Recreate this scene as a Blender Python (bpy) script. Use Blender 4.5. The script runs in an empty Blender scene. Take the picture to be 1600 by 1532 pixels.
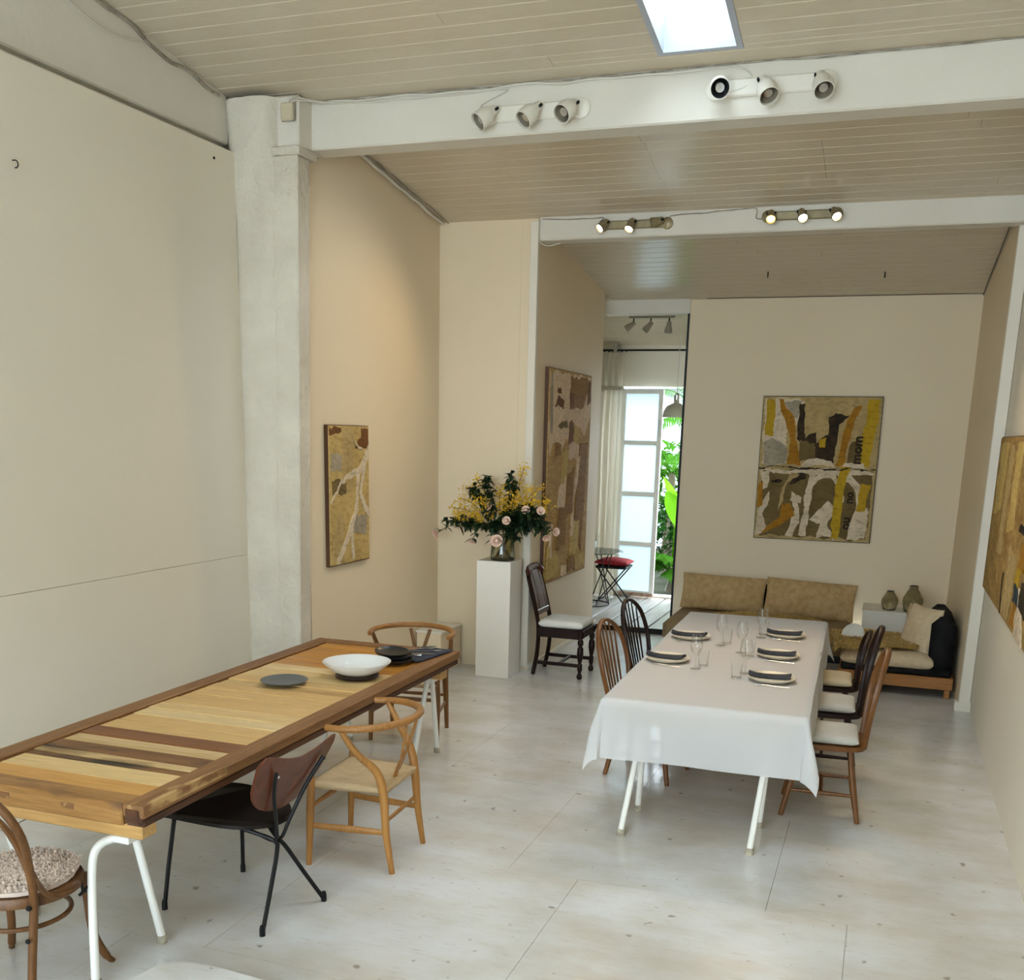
import bpy, bmesh, math, random
from mathutils import Vector, Matrix, noise as mnoise
from math import sin, cos, pi, radians, sqrt
random.seed(7)
SC = bpy.context.scene
COL = SC.collection

# ------------------------------------------------------------------ camera
H = 2.05
def make_camera():
    yaw, pitch, roll, f = radians(-19.402), radians(-13.468), radians(1.387), 1620.7
    fw = Vector((sin(yaw)*cos(pitch), cos(yaw)*cos(pitch), sin(pitch)))
    r = Vector((cos(yaw), -sin(yaw), 0)); u = r.cross(fw)
    r2 = cos(roll)*r + sin(roll)*u; u2 = -sin(roll)*r + cos(roll)*u
    cd = bpy.data.cameras.new('camera'); c = bpy.data.objects.new('camera', cd); COL.objects.link(c)
    cd.sensor_fit = 'HORIZONTAL'; cd.sensor_width = 36; cd.lens = f/1600*36
    cd.shift_y = 300/1600; cd.clip_start = .05; cd.clip_end = 200
    c.matrix_world = Matrix(((r2.x, u2.x, -fw.x, 0), (r2.y, u2.y, -fw.y, 0), (r2.z, u2.z, -fw.z, H), (0, 0, 0, 1)))
    SC.camera = c
make_camera()

# ------------------------------------------------------------------ sky, daylight, exposure
SKY = 12.0
w = bpy.data.worlds.new('sky'); SC.world = w; w.use_nodes = True
bg = w.node_tree.nodes['Background']; bg.inputs[0].default_value = (.80, .91, 1.0, 1); bg.inputs[1].default_value = SKY
SC.view_settings.view_transform = 'Standard'; SC.view_settings.look = 'None'
SC.view_settings.exposure = -0.05; SC.view_settings.gamma = 1; SC.view_settings.use_curve_mapping = False
cy = SC.cycles
cy.max_bounces = 4; cy.diffuse_bounces = 4; cy.glossy_bounces = 2; cy.transmission_bounces = 4; cy.transparent_max_bounces = 8
cy.use_light_tree = False; cy.use_adaptive_sampling = False; cy.caustics_reflective = False; cy.caustics_refractive = False; cy.sample_clamp_indirect = 8
def portal(loc, rot, sx, sy):
    L = bpy.data.lights.new('daylight_opening', 'AREA'); L.shape = 'RECTANGLE'; L.size = sx; L.size_y = sy; L.cycles.is_portal = True
    o = bpy.data.objects.new('daylight_opening', L); COL.objects.link(o); o.location = loc; o.rotation_euler = rot
CZ = lambda y: 4.946 - .14*y            # the sloping ceiling
TILT = math.atan(.14)
SKA = (-1.392, -.99, 4.95, 6.164)        # skylight in view
SKB = (-1.85, -.70, 2.6, 4.25)           # unseen skylight, added to bring daylight onto the front of the room
SKC = (-2.75, -.60, 6.62, 7.10)          # invented skylight hidden behind the deep beam, brightens the recess bay
for a, b, c, d in (SKA, SKB, SKC):
    portal(((a+b)/2, (c+d)/2, CZ((c+d)/2)+.28), (-TILT, 0, 0), b-a, d-c)
portal((-2.75, 13.35, 1.35), (-pi/2, 0, 0), .9, 2.5)
portal((-1.70, -2.62, 2.05), (pi/2, 0, 0), 4.6, 3.7)

# ------------------------------------------------------------------ materials
def newmat(name):
    m = bpy.data.materials.new(name); m.use_nodes = True
    nt = m.node_tree; return m, nt, nt.nodes['Principled BSDF']
def nd(nt, t, **kw):
    n = nt.nodes.new(t)
    for k, v in kw.items(): setattr(n, k, v)
    return n
def c4(c): return (c[0], c[1], c[2], 1)
def coords(nt, stretch=(1, 1, 1), loc=None):
    tc = nd(nt, 'ShaderNodeTexCoord'); mp = nd(nt, 'ShaderNodeMapping'); mp.inputs['Scale'].default_value = stretch
    nt.links.new(tc.outputs['Object'], mp.inputs['Vector'])
    if loc: mp.inputs['Location'].default_value = loc
    return mp.outputs['Vector']
def nz(nt, vec, scale, detail=4, rough=.55, dist=0):
    n = nd(nt, 'ShaderNodeTexNoise'); n.inputs['Scale'].default_value = scale; n.inputs['Detail'].default_value = detail
    n.inputs['Roughness'].default_value = rough; n.inputs['Distortion'].default_value = dist
    nt.links.new(vec, n.inputs['Vector']); return n.outputs['Fac']
def ramp(nt, fac, stops):
    r = nd(nt, 'ShaderNodeValToRGB'); el = r.color_ramp.elements
    while len(el) < len(stops): el.new(.5)
    for e, (p, c) in zip(el, stops): e.position = p; e.color = c4(c)
    nt.links.new(fac, r.inputs['Fac']); return r.outputs['Color']
def mixc(nt, fac, a, b, mode='MIX'):
    n = nd(nt, 'ShaderNodeMix', data_type='RGBA', blend_type=mode)
    for s, v in ((0, fac), (6, a), (7, b)):
        if hasattr(v, 'links'): nt.links.new(v, n.inputs[s])
        else: n.inputs[s].default_value = v if s == 0 else c4(v)
    return n.outputs[2]
def bump(nt, bs, h, strength, dist=.02, prev=None):
    b = nd(nt, 'ShaderNodeBump'); b.inputs['Strength'].default_value = strength; b.inputs['Distance'].default_value = dist
    nt.links.new(h, b.inputs['Height'])
    if prev: nt.links.new(prev, b.inputs['Normal'])
    nt.links.new(b.outputs['Normal'], bs.inputs['Normal']); return b.outputs['Normal']
def mat(name, a, b=None, scale=3, stretch=(1, 1, 1), rough=.5, metal=0, bmp=None, lo=.35, hi=.65, coat=0, spec=.5, sheen=0):
    """two-tone noise material; bmp=(strength, scale, stretch)"""
    m, nt, bs = newmat(name)
    bs.inputs['Roughness'].default_value = rough; bs.inputs['Metallic'].default_value = metal
    bs.inputs['Coat Weight'].default_value = coat; bs.inputs['Specular IOR Level'].default_value = spec
    bs.inputs['Sheen Weight'].default_value = sheen
    if b is None: bs.inputs['Base Color'].default_value = c4(a)
    else: nt.links.new(ramp(nt, nz(nt, coords(nt, stretch), scale), ((lo, a), (hi, b))), bs.inputs['Base Color'])
    if bmp: bump(nt, bs, nz(nt, coords(nt, bmp[2] if len(bmp) > 2 else (1, 1, 1)), bmp[1], 5), bmp[0])
    m.diffuse_color = c4(a); return m
def wood(name, a, b, axis=0, scale=9, rough=.45, dark=None, coat=0, spec=.4):
    """grain runs along the given axis of the object"""
    m, nt, bs = newmat(name); st = [1, 1, 1]; st[axis] = .07
    v = coords(nt, st, (random.random()*5,)*3)
    col = ramp(nt, nz(nt, v, scale*2, 5, .6, .6), ((.32, a), (.68, b)))
    fine = nz(nt, v, scale*14, 3)
    col = mixc(nt, .28, col, ramp(nt, fine, ((.35, [x*.55 for x in a]), (.6, b))))
    if dark:
        s2 = [1, 1, 1]; s2[axis] = .35
        col = mixc(nt, ramp(nt, nz(nt, coords(nt, s2, (3, 1, 2)), 5, 4), ((.48, (0, 0, 0)), (.62, (1, 1, 1)))), col, dark)
    nt.links.new(col, bs.inputs['Base Color']); bs.inputs['Roughness'].default_value = rough; bs.inputs['Coat Weight'].default_value = coat; bs.inputs['Specular IOR Level'].default_value = spec
    bump(nt, bs, fine, .12, .004); m.diffuse_color = c4(a); return m
def thin_glass(name, tint=(1, 1, 1), refl=.12, rough=.0, fres=.8):
    m = bpy.data.materials.new(name); m.use_nodes = True; nt = m.node_tree; nt.nodes.clear()
    out = nd(nt, 'ShaderNodeOutputMaterial'); mx = nd(nt, 'ShaderNodeMixShader'); tr = nd(nt, 'ShaderNodeBsdfTransparent'); gl = nd(nt, 'ShaderNodeBsdfGlossy')
    tr.inputs[0].default_value = c4(tint); gl.inputs[1].default_value = rough
    fr = nd(nt, 'ShaderNodeFresnel'); fr.inputs[0].default_value = 1.5
    mt = nd(nt, 'ShaderNodeMath', operation='MULTIPLY_ADD'); mt.inputs[1].default_value = fres; mt.inputs[2].default_value = refl
    nt.links.new(fr.outputs[0], mt.inputs[0]); nt.links.new(mt.outputs[0], mx.inputs[0])
    nt.links.new(tr.outputs[0], mx.inputs[1]); nt.links.new(gl.outputs[0], mx.inputs[2]); nt.links.new(mx.outputs[0], out.inputs[0]); return m
def cloth_mat(name, col, transl=.35, transp=.0, weave=0, var=None):
    m = bpy.data.materials.new(name); m.use_nodes = True; nt = m.node_tree; nt.nodes.clear()
    out = nd(nt, 'ShaderNodeOutputMaterial'); d = nd(nt, 'ShaderNodeBsdfDiffuse'); t = nd(nt, 'ShaderNodeBsdfTranslucent')
    mx = nd(nt, 'ShaderNodeMixShader'); mx.inputs[0].default_value = transl
    d.inputs[0].default_value = c4(col); t.inputs[0].default_value = c4(col)
    if var:
        cc = ramp(nt, nz(nt, coords(nt, (1, 1, .25)), 6), ((.35, col), (.65, var))); nt.links.new(cc, d.inputs[0]); nt.links.new(cc, t.inputs[0])
    nt.links.new(d.outputs[0], mx.inputs[1]); nt.links.new(t.outputs[0], mx.inputs[2]); last = mx.outputs[0]
    if weave:
        b = nd(nt, 'ShaderNodeBump'); b.inputs['Strength'].default_value = weave; b.inputs['Distance'].default_value = .01
        nt.links.new(nz(nt, coords(nt, (.4, 1, 1)), 9, 3), b.inputs['Height']); nt.links.new(b.outputs[0], d.inputs['Normal'])
    if transp:
        tp = nd(nt, 'ShaderNodeBsdfTransparent'); m2 = nd(nt, 'ShaderNodeMixShader'); m2.inputs[0].default_value = transp
        nt.links.new(last, m2.inputs[1]); nt.links.new(tp.outputs[0], m2.inputs[2]); last = m2.outputs[0]
    nt.links.new(last, out.inputs[0]); return m
def emit(name, col, s):
    m, nt, bs = newmat(name); bs.inputs['Base Color'].default_value = c4(col)
    bs.inputs['Emission Color'].default_value = c4(col); bs.inputs['Emission Strength'].default_value = s; return m

def plaster(name, a, b, bscale=18, bstr=.25, rough=.55, big=.7):
    m, nt, bs = newmat(name); v = coords(nt)
    nt.links.new(ramp(nt, nz(nt, v, big, 5), ((.3, a), (.7, b))), bs.inputs['Base Color'])
    bs.inputs['Roughness'].default_value = rough; bs.inputs['Specular IOR Level'].default_value = .35
    n1 = bump(nt, bs, nz(nt, v, bscale, 4, .6), bstr, .01 if bstr < .8 else .03); bump(nt, bs, nz(nt, v, 2.2, 2), bstr*.4, .03, n1); return m
CREAM = (.82, .69, .495); CREAM2 = (.79, .655, .46)
M_wall = plaster('cream_wall_paint', CREAM2, CREAM, 26, .12)
M_panel = plaster('pale_board_paint', (.78, .715, .59), (.81, .745, .615), 40, .05, .6)
M_white = plaster('white_wall_paint', (.79, .73, .62), (.82, .76, .65), 26, .12)
M_beam = plaster('white_beam_paint', (.68, .635, .545), (.74, .70, .61), 9, .35, .5, 1.6)
M_pier = plaster('rough_white_plaster', (.58, .525, .43), (.72, .665, .56), 7, 1.0, .6, 2.2)
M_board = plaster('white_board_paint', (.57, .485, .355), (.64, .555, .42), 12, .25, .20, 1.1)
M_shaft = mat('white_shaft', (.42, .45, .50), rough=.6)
M_plinth = mat('plinth_white', (.86, .82, .74), (.89, .85, .775), 2, rough=.5)
def floor_mat():
    m, nt, bs = newmat('worn_white_floor_paint'); v = coords(nt)
    base = ramp(nt, nz(nt, v, .9, 5, .6), ((.28, (.52, .49, .435)), (.55, (.68, .68, .67)), (.8, (.735, .75, .765))))
    warm = ramp(nt, nz(nt, coords(nt, (1, 2.2, 1)), 1.6, 4, .6), ((.40, (1, 1, 1)), (.75, (.86, .80, .70))))
    base = mixc(nt, 1, base, warm, 'MULTIPLY')
    speck = ramp(nt, nz(nt, coords(nt, (1, 1, 1)), 16, 2, .4), ((.70, (0, 0, 0)), (.77, (.8, .8, .8))))
    base = mixc(nt, speck, base, (.28, .24, .19))
    streak = ramp(nt, nz(nt, coords(nt, (1, 5, 1), (4, 2, 0)), 9, 4, .7), ((.56, (0, 0, 0)), (.74, (.5, .5, .5))))
    base = mixc(nt, streak, base, (.44, .39, .31))
    nt.links.new(base, bs.inputs['Base Color'])
    rr = nd(nt, 'ShaderNodeMapRange'); rr.inputs[3].default_value = .07; rr.inputs[4].default_value = .30
    nt.links.new(nz(nt, v, 1.7, 5, .6), rr.inputs[0]); nt.links.new(rr.outputs[0], bs.inputs['Roughness'])
    bs.inputs['Specular IOR Level'].default_value = .75
    n1 = bump(nt, bs, nz(nt, coords(nt, (1.5, .8, 1)), 6, 5, .6), .22, .012); bump(nt, bs, nz(nt, v, 34, 3), .10, .004, n1); return m
M_floor = floor_mat()
M_seam = mat('floor_seam', (.42, .38, .31), rough=.7)
M_deck = mat('white_washed_deck', (.42, .40, .37), (.58, .57, .55), 5, (3, .3, 1), rough=.3, bmp=(.2, 12, (4, .3, 1)))
M_blk = mat('black_paint', (.007, .007, .007), rough=.45, spec=.25)
M_blkfab = mat('black_canvas', (.007, .007, .008), (.014, .014, .015), 8, rough=.85, spec=.2)
M_whitemetal = mat('white_enamel_tube', (.86, .85, .80), rough=.28, coat=.3)
M_foot = mat('rubber_foot', (.55, .50, .38), (.30, .26, .20), 30, rough=.6)
M_lampw = mat('cream_lamp_enamel', (.80, .76, .66), rough=.35)
M_lampg = mat('taupe_lamp_enamel', (.30, .26, .19), rough=.4)
M_lampr = mat('tan_reflector', (.26, .22, .16), rough=.4)
M_lampin = mat('dark_lamp_inside', (.03, .03, .03), rough=.5)
M_lampd = mat('brass_lamp_body', (.34, .28, .15), (.24, .19, .10), 9, rough=.4, metal=.3)
M_cable = mat('white_cable', (.66, .62, .54), rough=.5)
M_cabled = mat('dusty_cable', (.20, .17, .13), (.42, .38, .3), 14, rough=.6)
M_jbox = mat('yellowed_plastic', (.60, .52, .36), rough=.45)
M_steel = mat('polished_steel', (.62, .62, .62), rough=.16, metal=1)
M_oakA = wood('honey_oak', (.30, .125, .025), (.44, .205, .05), 2, 7, .42)
M_oakX = wood('honey_oak_bent', (.25, .10, .022), (.40, .18, .045), 0, 7, .40, coat=.1)
M_oakD = wood('amber_oak', (.15, .06, .016), (.25, .11, .03), 2, 7, .42)
M_elm = wood('honey_elm', (.10, .033, .006), (.20, .075, .014), 2, 8, .38)
M_dark = wood('dark_stained_beech', (.011, .004, .0025), (.026, .009, .005), 2, 8, .4, spec=.25)
M_teak = wood('red_brown_ply', (.06, .013, .005), (.15, .038, .012), 2, 10, .36)
M_seatblk = mat('black_stained_ply', (.007, .005, .004), (.014, .008, .006), 6, rough=.45, spec=.25)
M_ant = wood('dark_mahogany', (.008, .003, .002), (.02, .006, .004), 2, 8, .38, spec=.25)
M_antr = wood('red_mahogany', (.04, .008, .004), (.085, .018, .009), 2, 8, .3, coat=.15)
M_cord = mat('woven_paper_cord', (.52, .36, .19), (.63, .46, .27), 5, (30, 1, 1), rough=.8, bmp=(.6, 60, (1, .1, 1)))
M_bent = wood('worn_bentwood', (.085, .033, .009), (.19, .08, .022), 2, 8, .4)
M_pad = mat('stone_linen_pad', (.50, .49, .44), (.57, .555, .50), 6, rough=.9, bmp=(.15, 60))
M_linen = mat('white_linen_pad', (.74, .73, .67), (.80, .79, .74), 6, rough=.85, bmp=(.15, 60))
M_napkin = mat('charcoal_napkin', (.022, .022, .028), (.04, .04, .048), 14, rough=.85, bmp=(.3, 30))
M_navy = mat('navy_napkin', (.014, .020, .04), (.03, .04, .07), 10, rough=.85)
M_plate = mat('cream_stoneware', (.72, .62, .46), (.78, .69, .54), 8, rough=.35)
M_slate = mat('slate_grey_plate', (.085, .09, .095), (.12, .125, .13), 5, rough=.45)
M_bowl = mat('white_glaze', (.80, .82, .82), rough=.12, coat=.4)
M_blkplate = mat('black_stoneware', (.010, .012, .014), rough=.3)
M_glass = thin_glass('clear_drinking_glass', (.985, .99, .985), .03, .02, .42)
M_vaseglass = thin_glass('olive_vase_glass', (.72, .72, .55), .06)
M_pane = thin_glass('window_glass', (.96, .98, .98), .04)
M_cloth = cloth_mat('white_tablecloth', (.86, .865, .87), .34, .15, .25)
M_curtain = cloth_mat('ivory_curtain', (.76, .70, .58), .40, .04)
M_frost = cloth_mat('frosted_glass', (.60, .66, .67), .75, .0)
M_cush = mat('textured_straw_cushion', (.50, .33, .14), (.64, .45, .22), 16, (1, 1, .2), rough=.9, bmp=(.8, 50, (1, 1, .25)))
M_taupe = mat('taupe_seat_cover', (.26, .18, .09), (.32, .23, .125), 4, rough=.9, bmp=(.2, 30))
M_ivoryfab = mat('ivory_knit', (.66, .52, .33), (.74, .60, .40), 18, rough=.9, bmp=(.5, 50))
M_fur = mat('golden_sheepskin', (.54, .33, .07), (.70, .48, .15), 14, rough=.9, sheen=.3)
M_wool = mat('pinkish_wool', (.68, .54, .45), (.80, .66, .56), 20, rough=.9, sheen=.3)
M_pine = wood('knotty_pine', (.56, .30, .09), (.68, .42, .16), 0, 6, .45, dark=None)
M_pined = wood('amber_pine', (.34, .135, .03), (.46, .20, .05), 0, 6, .45)
M_stone = mat('cracked_clay', (.22, .165, .07), (.46, .37, .21), 7, rough=.8, bmp=(1, 16), lo=.42, hi=.6)
M_red = mat('red_patterned_fabric', (.42, .015, .02), (.28, .008, .015), 22, rough=.8)
M_leafdk = mat('deep_green_leaf', (.010, .028, .010), (.02, .05, .016), 9, rough=.4)
M_stem = mat('brown_green_stem', (.05, .045, .02), (.09, .07, .03), 6, rough=.6)
M_yel = mat('yellow_blossom', (.70, .40, .008), (.80, .55, .03), 30, rough=.6)
M_rose = mat('pale_pink_rose', (.86, .58, .44), (.90, .72, .60), 30, rough=.6)
def leafmat(name, a, b, t=.5):
    return cloth_mat(name, a, t, 0, 0, b)
M_g1 = leafmat('garden_green', (.03, .11, .010), (.06, .18, .017))
M_g2 = leafmat('garden_dark_green', (.010, .042, .008), (.022, .075, .014), .3)
M_g3 = leafmat('banana_leaf_green', (.11, .29, .010), (.14, .35, .018), .6)

# ------------------------------------------------------------------ mesh builder
class MB:
    def __init__(s): s.v = []; s.f = []
    def add(s, vs, fs, M=None):
        n = len(s.v)
        s.v += [tuple(M @ Vector(p)) if M else tuple(p) for p in vs]
        s.f += [tuple(i+n for i in f) for f in fs]; return s
    def box(s, lo, hi, c=0, M=None):
        lo, hi = Vector(lo), Vector(hi); ct = (lo+hi)/2; h = (hi-lo)/2; c = min(c, min(h)*.9)
        if c <= 0:
            vs = [ct+Vector((sx*h.x, sy*h.y, sz*h.z)) for sx in (-1, 1) for sy in (-1, 1) for sz in (-1, 1)]
            return s.add(vs, [(0, 1, 3, 2), (4, 6, 7, 5), (0, 4, 5, 1), (2, 3, 7, 6), (0, 2, 6, 4), (1, 5, 7, 3)], M)
        vs, ix = [], {}
        for sx in (-1, 1):
            for sy in (-1, 1):
                for sz in (-1, 1):
                    for k in range(3):
                        d = Vector((h.x-c, h.y-c, h.z-c)); d[k] = h[k]
                        ix[sx, sy, sz, k] = len(vs); vs.append(ct+Vector((sx*d.x, sy*d.y, sz*d.z)))
        fs = []; P2 = ((-1, -1), (-1, 1), (1, 1), (1, -1))
        def key(k, sk, a, b):
            t = [0, 0, 0]; t[k] = sk; o = [i for i in range(3) if i != k]; t[o[0]] = a; t[o[1]] = b; return tuple(t)
        for k in range(3):
            for sk in (-1, 1): fs.append(tuple(ix[key(k, sk, a, b)+(k,)] for a, b in P2))
        for k in range(3):
            o = [i for i in range(3) if i != k]
            for a in (-1, 1):
                for b in (-1, 1):
                    q = [key(k, t, a, b) for t in (-1, 1)]
                    fs.append((ix[q[0]+(o[0],)], ix[q[1]+(o[0],)], ix[q[1]+(o[1],)], ix[q[0]+(o[1],)]))
        for sx in (-1, 1):
            for sy in (-1, 1):
                for sz in (-1, 1): fs.append(tuple(ix[sx, sy, sz, k] for k in range(3)))
        return s.add(vs, fs, M)
    def tube(s, pts, r, seg=8, flat=1, up=None, M=None):
        """r scalar or list; flat = width of the second axis against the first; up = wanted direction of the first axis"""
        pts = [Vector(p) for p in pts]; n = len(pts)
        rs = r if isinstance(r, (list, tuple)) else [r]*n
        vs, fs = [], []; prev = None
        for i, p in enumerate(pts):
            t = (pts[min(i+1, n-1)]-pts[max(i-1, 0)]).normalized()
            if up is not None: a = Vector(up); a = a-t*a.dot(t)
            elif prev is None: a = t.orthogonal()
            else: a = prev-t*prev.dot(t)
            if a.length < 1e-6: a = t.orthogonal()
            a.normalize(); prev = a; b = t.cross(a)
            for k in range(seg):
                an = 2*pi*k/seg; vs.append(p+a*cos(an)*rs[i]+b*sin(an)*rs[i]*flat)
        for i in range(n-1):
            for k in range(seg):
                k2 = (k+1) % seg; fs.append((i*seg+k, i*seg+k2, (i+1)*seg+k2, (i+1)*seg+k))
        fs.append(tuple(range(seg-1, -1, -1))); fs.append(tuple((n-1)*seg+k for k in range(seg)))
        return s.add(vs, fs, M)
    def lathe(s, prof, seg=20, M=None, wob=0):
        """prof: (r, z) list, open; r = 0 ends close"""
        vs, fs, rings = [], [], []
        for r, z in prof:
            if r < 1e-6: rings.append([len(vs)]); vs.append((0, 0, z))
            else:
                rings.append(list(range(len(vs), len(vs)+seg)))
                for k in range(seg):
                    a = 2*pi*k/seg; q = r*(1+wob*sin(3*a+z*20)+wob*.6*sin(5*a-z*33)); vs.append((q*cos(a), q*sin(a), z))
        for A, B in zip(rings, rings[1:]):
            for k in range(seg):
                k2 = (k+1) % seg
                if len(A) == 1 and len(B) == 1: continue
                if len(A) == 1: fs.append((A[0], B[k2], B[k]))
                elif len(B) == 1: fs.append((A[k], A[k2], B[0]))
                else: fs.append((A[k], A[k2], B[k2], B[k]))
        return s.add(vs, fs, M)
    def pillow(s, w, h, t, p=3.0, n=14, M=None, pin=0, jit=0):
        """closed cushion in the xy plane, thickness along z"""
        vs, fs, idx = [], [], {}
        for sd in (1, -1):
            for i in range(n+1):
                for j in range(n+1):
                    u = sin(pi/2*(2*i/n-1)); v = sin(pi/2*(2*j/n-1))
                    e = i in (0, n) or j in (0, n)
                    if e and sd == -1: idx[sd, i, j] = idx[1, i, j]; continue
                    z = t/2*sd*((1-abs(u)**p)*(1-abs(v)**p))**.5
                    x = w/2*u*(1-pin*(1-v*v)); y = h/2*v*(1-pin*(1-u*u))
                    if jit: z += jit*mnoise.noise(Vector((x*9, y*9, sd*3)))
                    idx[sd, i, j] = len(vs); vs.append((x, y, z))
            for i in range(n):
                for j in range(n):
                    q = (idx[sd, i, j], idx[sd, i+1, j], idx[sd, i+1, j+1], idx[sd, i, j+1]); fs.append(q if sd == 1 else q[::-1])
        return s.add(vs, fs, M)
    def prism(s, pts, z0, z1, M=None):
        n = len(pts); vs = [(x, y, z0) for x, y in pts]+[(x, y, z1) for x, y in pts]
        fs = [tuple(range(n-1, -1, -1)), tuple(range(n, 2*n))]+[(k, (k+1) % n, n+(k+1) % n, n+k) for k in range(n)]
        return s.add(vs, fs, M)
    def mesh(s, name, m, smooth=False):
        me = bpy.data.meshes.new(name); me.from_pydata(s.v, [], s.f); me.update()
        b = bmesh.new(); b.from_mesh(me); bmesh.ops.recalc_face_normals(b, faces=b.faces); b.to_mesh(me); b.free()
        me.materials.append(m)
        if smooth:
            for p in me.polygons: p.use_smooth = True
            try: me.set_sharp_from_angle(angle=radians(smooth if smooth > 1 else 40))
            except Exception: pass
        return me

def tag(o, label=None, cat=None, group=None, kind=None):
    for k, v in (('label', label), ('category', cat), ('group', group), ('kind', kind)):
        if v: o[k] = v
    return o
def thing(name, label, cat, loc=(0, 0, 0), rz=0, group=None):
    o = bpy.data.objects.new(name, None); COL.objects.link(o); o.empty_display_size = .05
    o.location = loc; o.rotation_euler = (0, 0, rz); return tag(o, label, cat, group)
def part(name, mb, m, parent=None, smooth=False, label=None, kind=None, mw=None):
    me = mb if isinstance(mb, bpy.types.Mesh) else mb.mesh(name, m, smooth)
    o = bpy.data.objects.new(name, me); COL.objects.link(o)
    if parent: o.parent = parent
    if mw is not None: o.matrix_local = mw
    return tag(o, label, None, None, kind)
def solo(name, mb, m, label, cat, loc=(0, 0, 0), rz=0, group=None, smooth=False):
    o = part(name, mb, m, None, smooth); o.location = loc; o.rotation_euler = (0, 0, rz); return tag(o, label, cat, group)
def struct(name, mb, m, label=None, smooth=False, parent=None):
    o = part(name, mb, m, parent, smooth)
    if not parent: o['kind'] = 'structure'
    if label: o['label'] = label
    return o
def dup(root, loc=None, rz=None, label=None):
    def cp(o, par):
        c = o.copy(); COL.objects.link(c)
        if par: c.parent = par; c.matrix_parent_inverse = o.matrix_parent_inverse.copy()
        for ch in list(o.children): cp(ch, c)
        return c
    r = cp(root, None)
    if loc is not None: r.location = loc
    if rz is not None: r.rotation_euler = (0, 0, rz)
    if label: r['label'] = label
    return r
def spl(pts, n=8, closed=False):
    """Catmull-Rom through the points"""
    P = [Vector(p) for p in pts]; out = []; m = len(P)
    for i in range(m if closed else m-1):
        g = lambda k: P[k % m] if closed else P[max(0, min(m-1, k))]
        a, b, c, d = g(i-1), g(i), g(i+1), g(i+2)
        for k in range(n):
            t = k/n; out.append(.5*((2*b)+(c-a)*t+(2*a-5*b+4*c-d)*t*t+(3*b-a-3*c+d)*t**3))
    if not closed: out.append(P[-1])
    return out
def lerp(a, b, t): return a+(b-a)*t
RX = lambda a: Matrix.Rotation(a, 4, 'X')
RY = lambda a: Matrix.Rotation(a, 4, 'Y')
RZ = lambda a: Matrix.Rotation(a, 4, 'Z')
TR = lambda *p: Matrix.Translation(Vector(p))
def aim(loc, d):
    """matrix at loc whose +z points along d"""
    return TR(*loc) @ Vector(d).to_track_quat('Z', 'Y').to_matrix().to_4x4()

# ------------------------------------------------------------------ the room
XR = .775; XL = -4.25; XN = -3.75; YN = 8.56; XP = -2.88; YB = 11.0
fl = struct('floor', MB().box((-4.6, -2.9, -.12), (1.0, 10.82, -.012)), M_seam)
ys = -2.9; k = 0
while ys < 10.8:                                   # painted sheets with fine seams
    y2 = min(ys+1.22, 10.82); xs = -4.6+(.35 if k % 2 else 0)-.61
    while xs < 1.0:
        x2 = min(xs+1.22, 1.0); x1 = max(xs, -4.6)
        if x2 > x1: part('sheet', MB().box((x1+.0008, ys+.0008, -.012), (x2-.0008, y2-.0008, 0)), M_floor, fl)
        xs += 1.22
    ys += 1.22; k += 1
part('step', MB().prism([(-2.40, 1.2), (-2.36, 2.62), (-2.31, 2.80), (-2.24, 2.852), (-2.10, 2.86), (-1.25, 2.80), (-1.2, 1.2)], 0, .15), M_floor, fl, label='white painted platform step')

def holes(x0, x1, y0, y1, hs):
    """rectangles left of [x0,x1]x[y0,y1] after cutting the holes"""
    R = [(x0, x1, y0, y1)]
    for a, b, c, d in hs:
        N = []
        for p, q, r, s in R:
            if b <= p or a >= q or d <= r or c >= s: N.append((p, q, r, s)); continue
            if r < c: N.append((p, q, r, c))
            if d < s: N.append((p, q, d, s))
            m0, m1 = max(r, c), min(s, d)
            if p < a: N.append((p, a, m0, m1))
            if b < q: N.append((b, q, m0, m1))
        R = N
    return R
def slab(mb, x0, x1, y0, y1, t0, t1):
    vs = [(x, y, CZ(y)+t) for t in (t0, t1) for x, y in ((x0, y0), (x1, y0), (x1, y1), (x0, y1))]
    mb.add(vs, [(0, 1, 2, 3), (7, 6, 5, 4), (0, 4, 5, 1), (1, 5, 6, 2), (2, 6, 7, 3), (3, 7, 4, 0)])
mb = MB()
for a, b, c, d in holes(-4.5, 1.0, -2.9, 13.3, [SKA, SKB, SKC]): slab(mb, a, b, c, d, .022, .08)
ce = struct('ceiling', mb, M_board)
def plank(x0, x1, y0, y1):
    c = .006; vs = []
    for y, dz in ((y0+.001, .022), (y0+.001, c), (y0+c, 0), (y1-c, 0), (y1-.001, c), (y1-.001, .022)):
        vs += [(x0, y, CZ(y)+dz), (x1, y, CZ(y)+dz)]
    fs = [(i*2, i*2+1, i*2+3, i*2+2) for i in range(5)]+[(0, 2, 4, 6, 8, 10), (1, 11, 9, 7, 5, 3), (0, 10, 11, 1)]
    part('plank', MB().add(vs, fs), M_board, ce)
y = 2.9; rp = random.Random(3)
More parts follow.
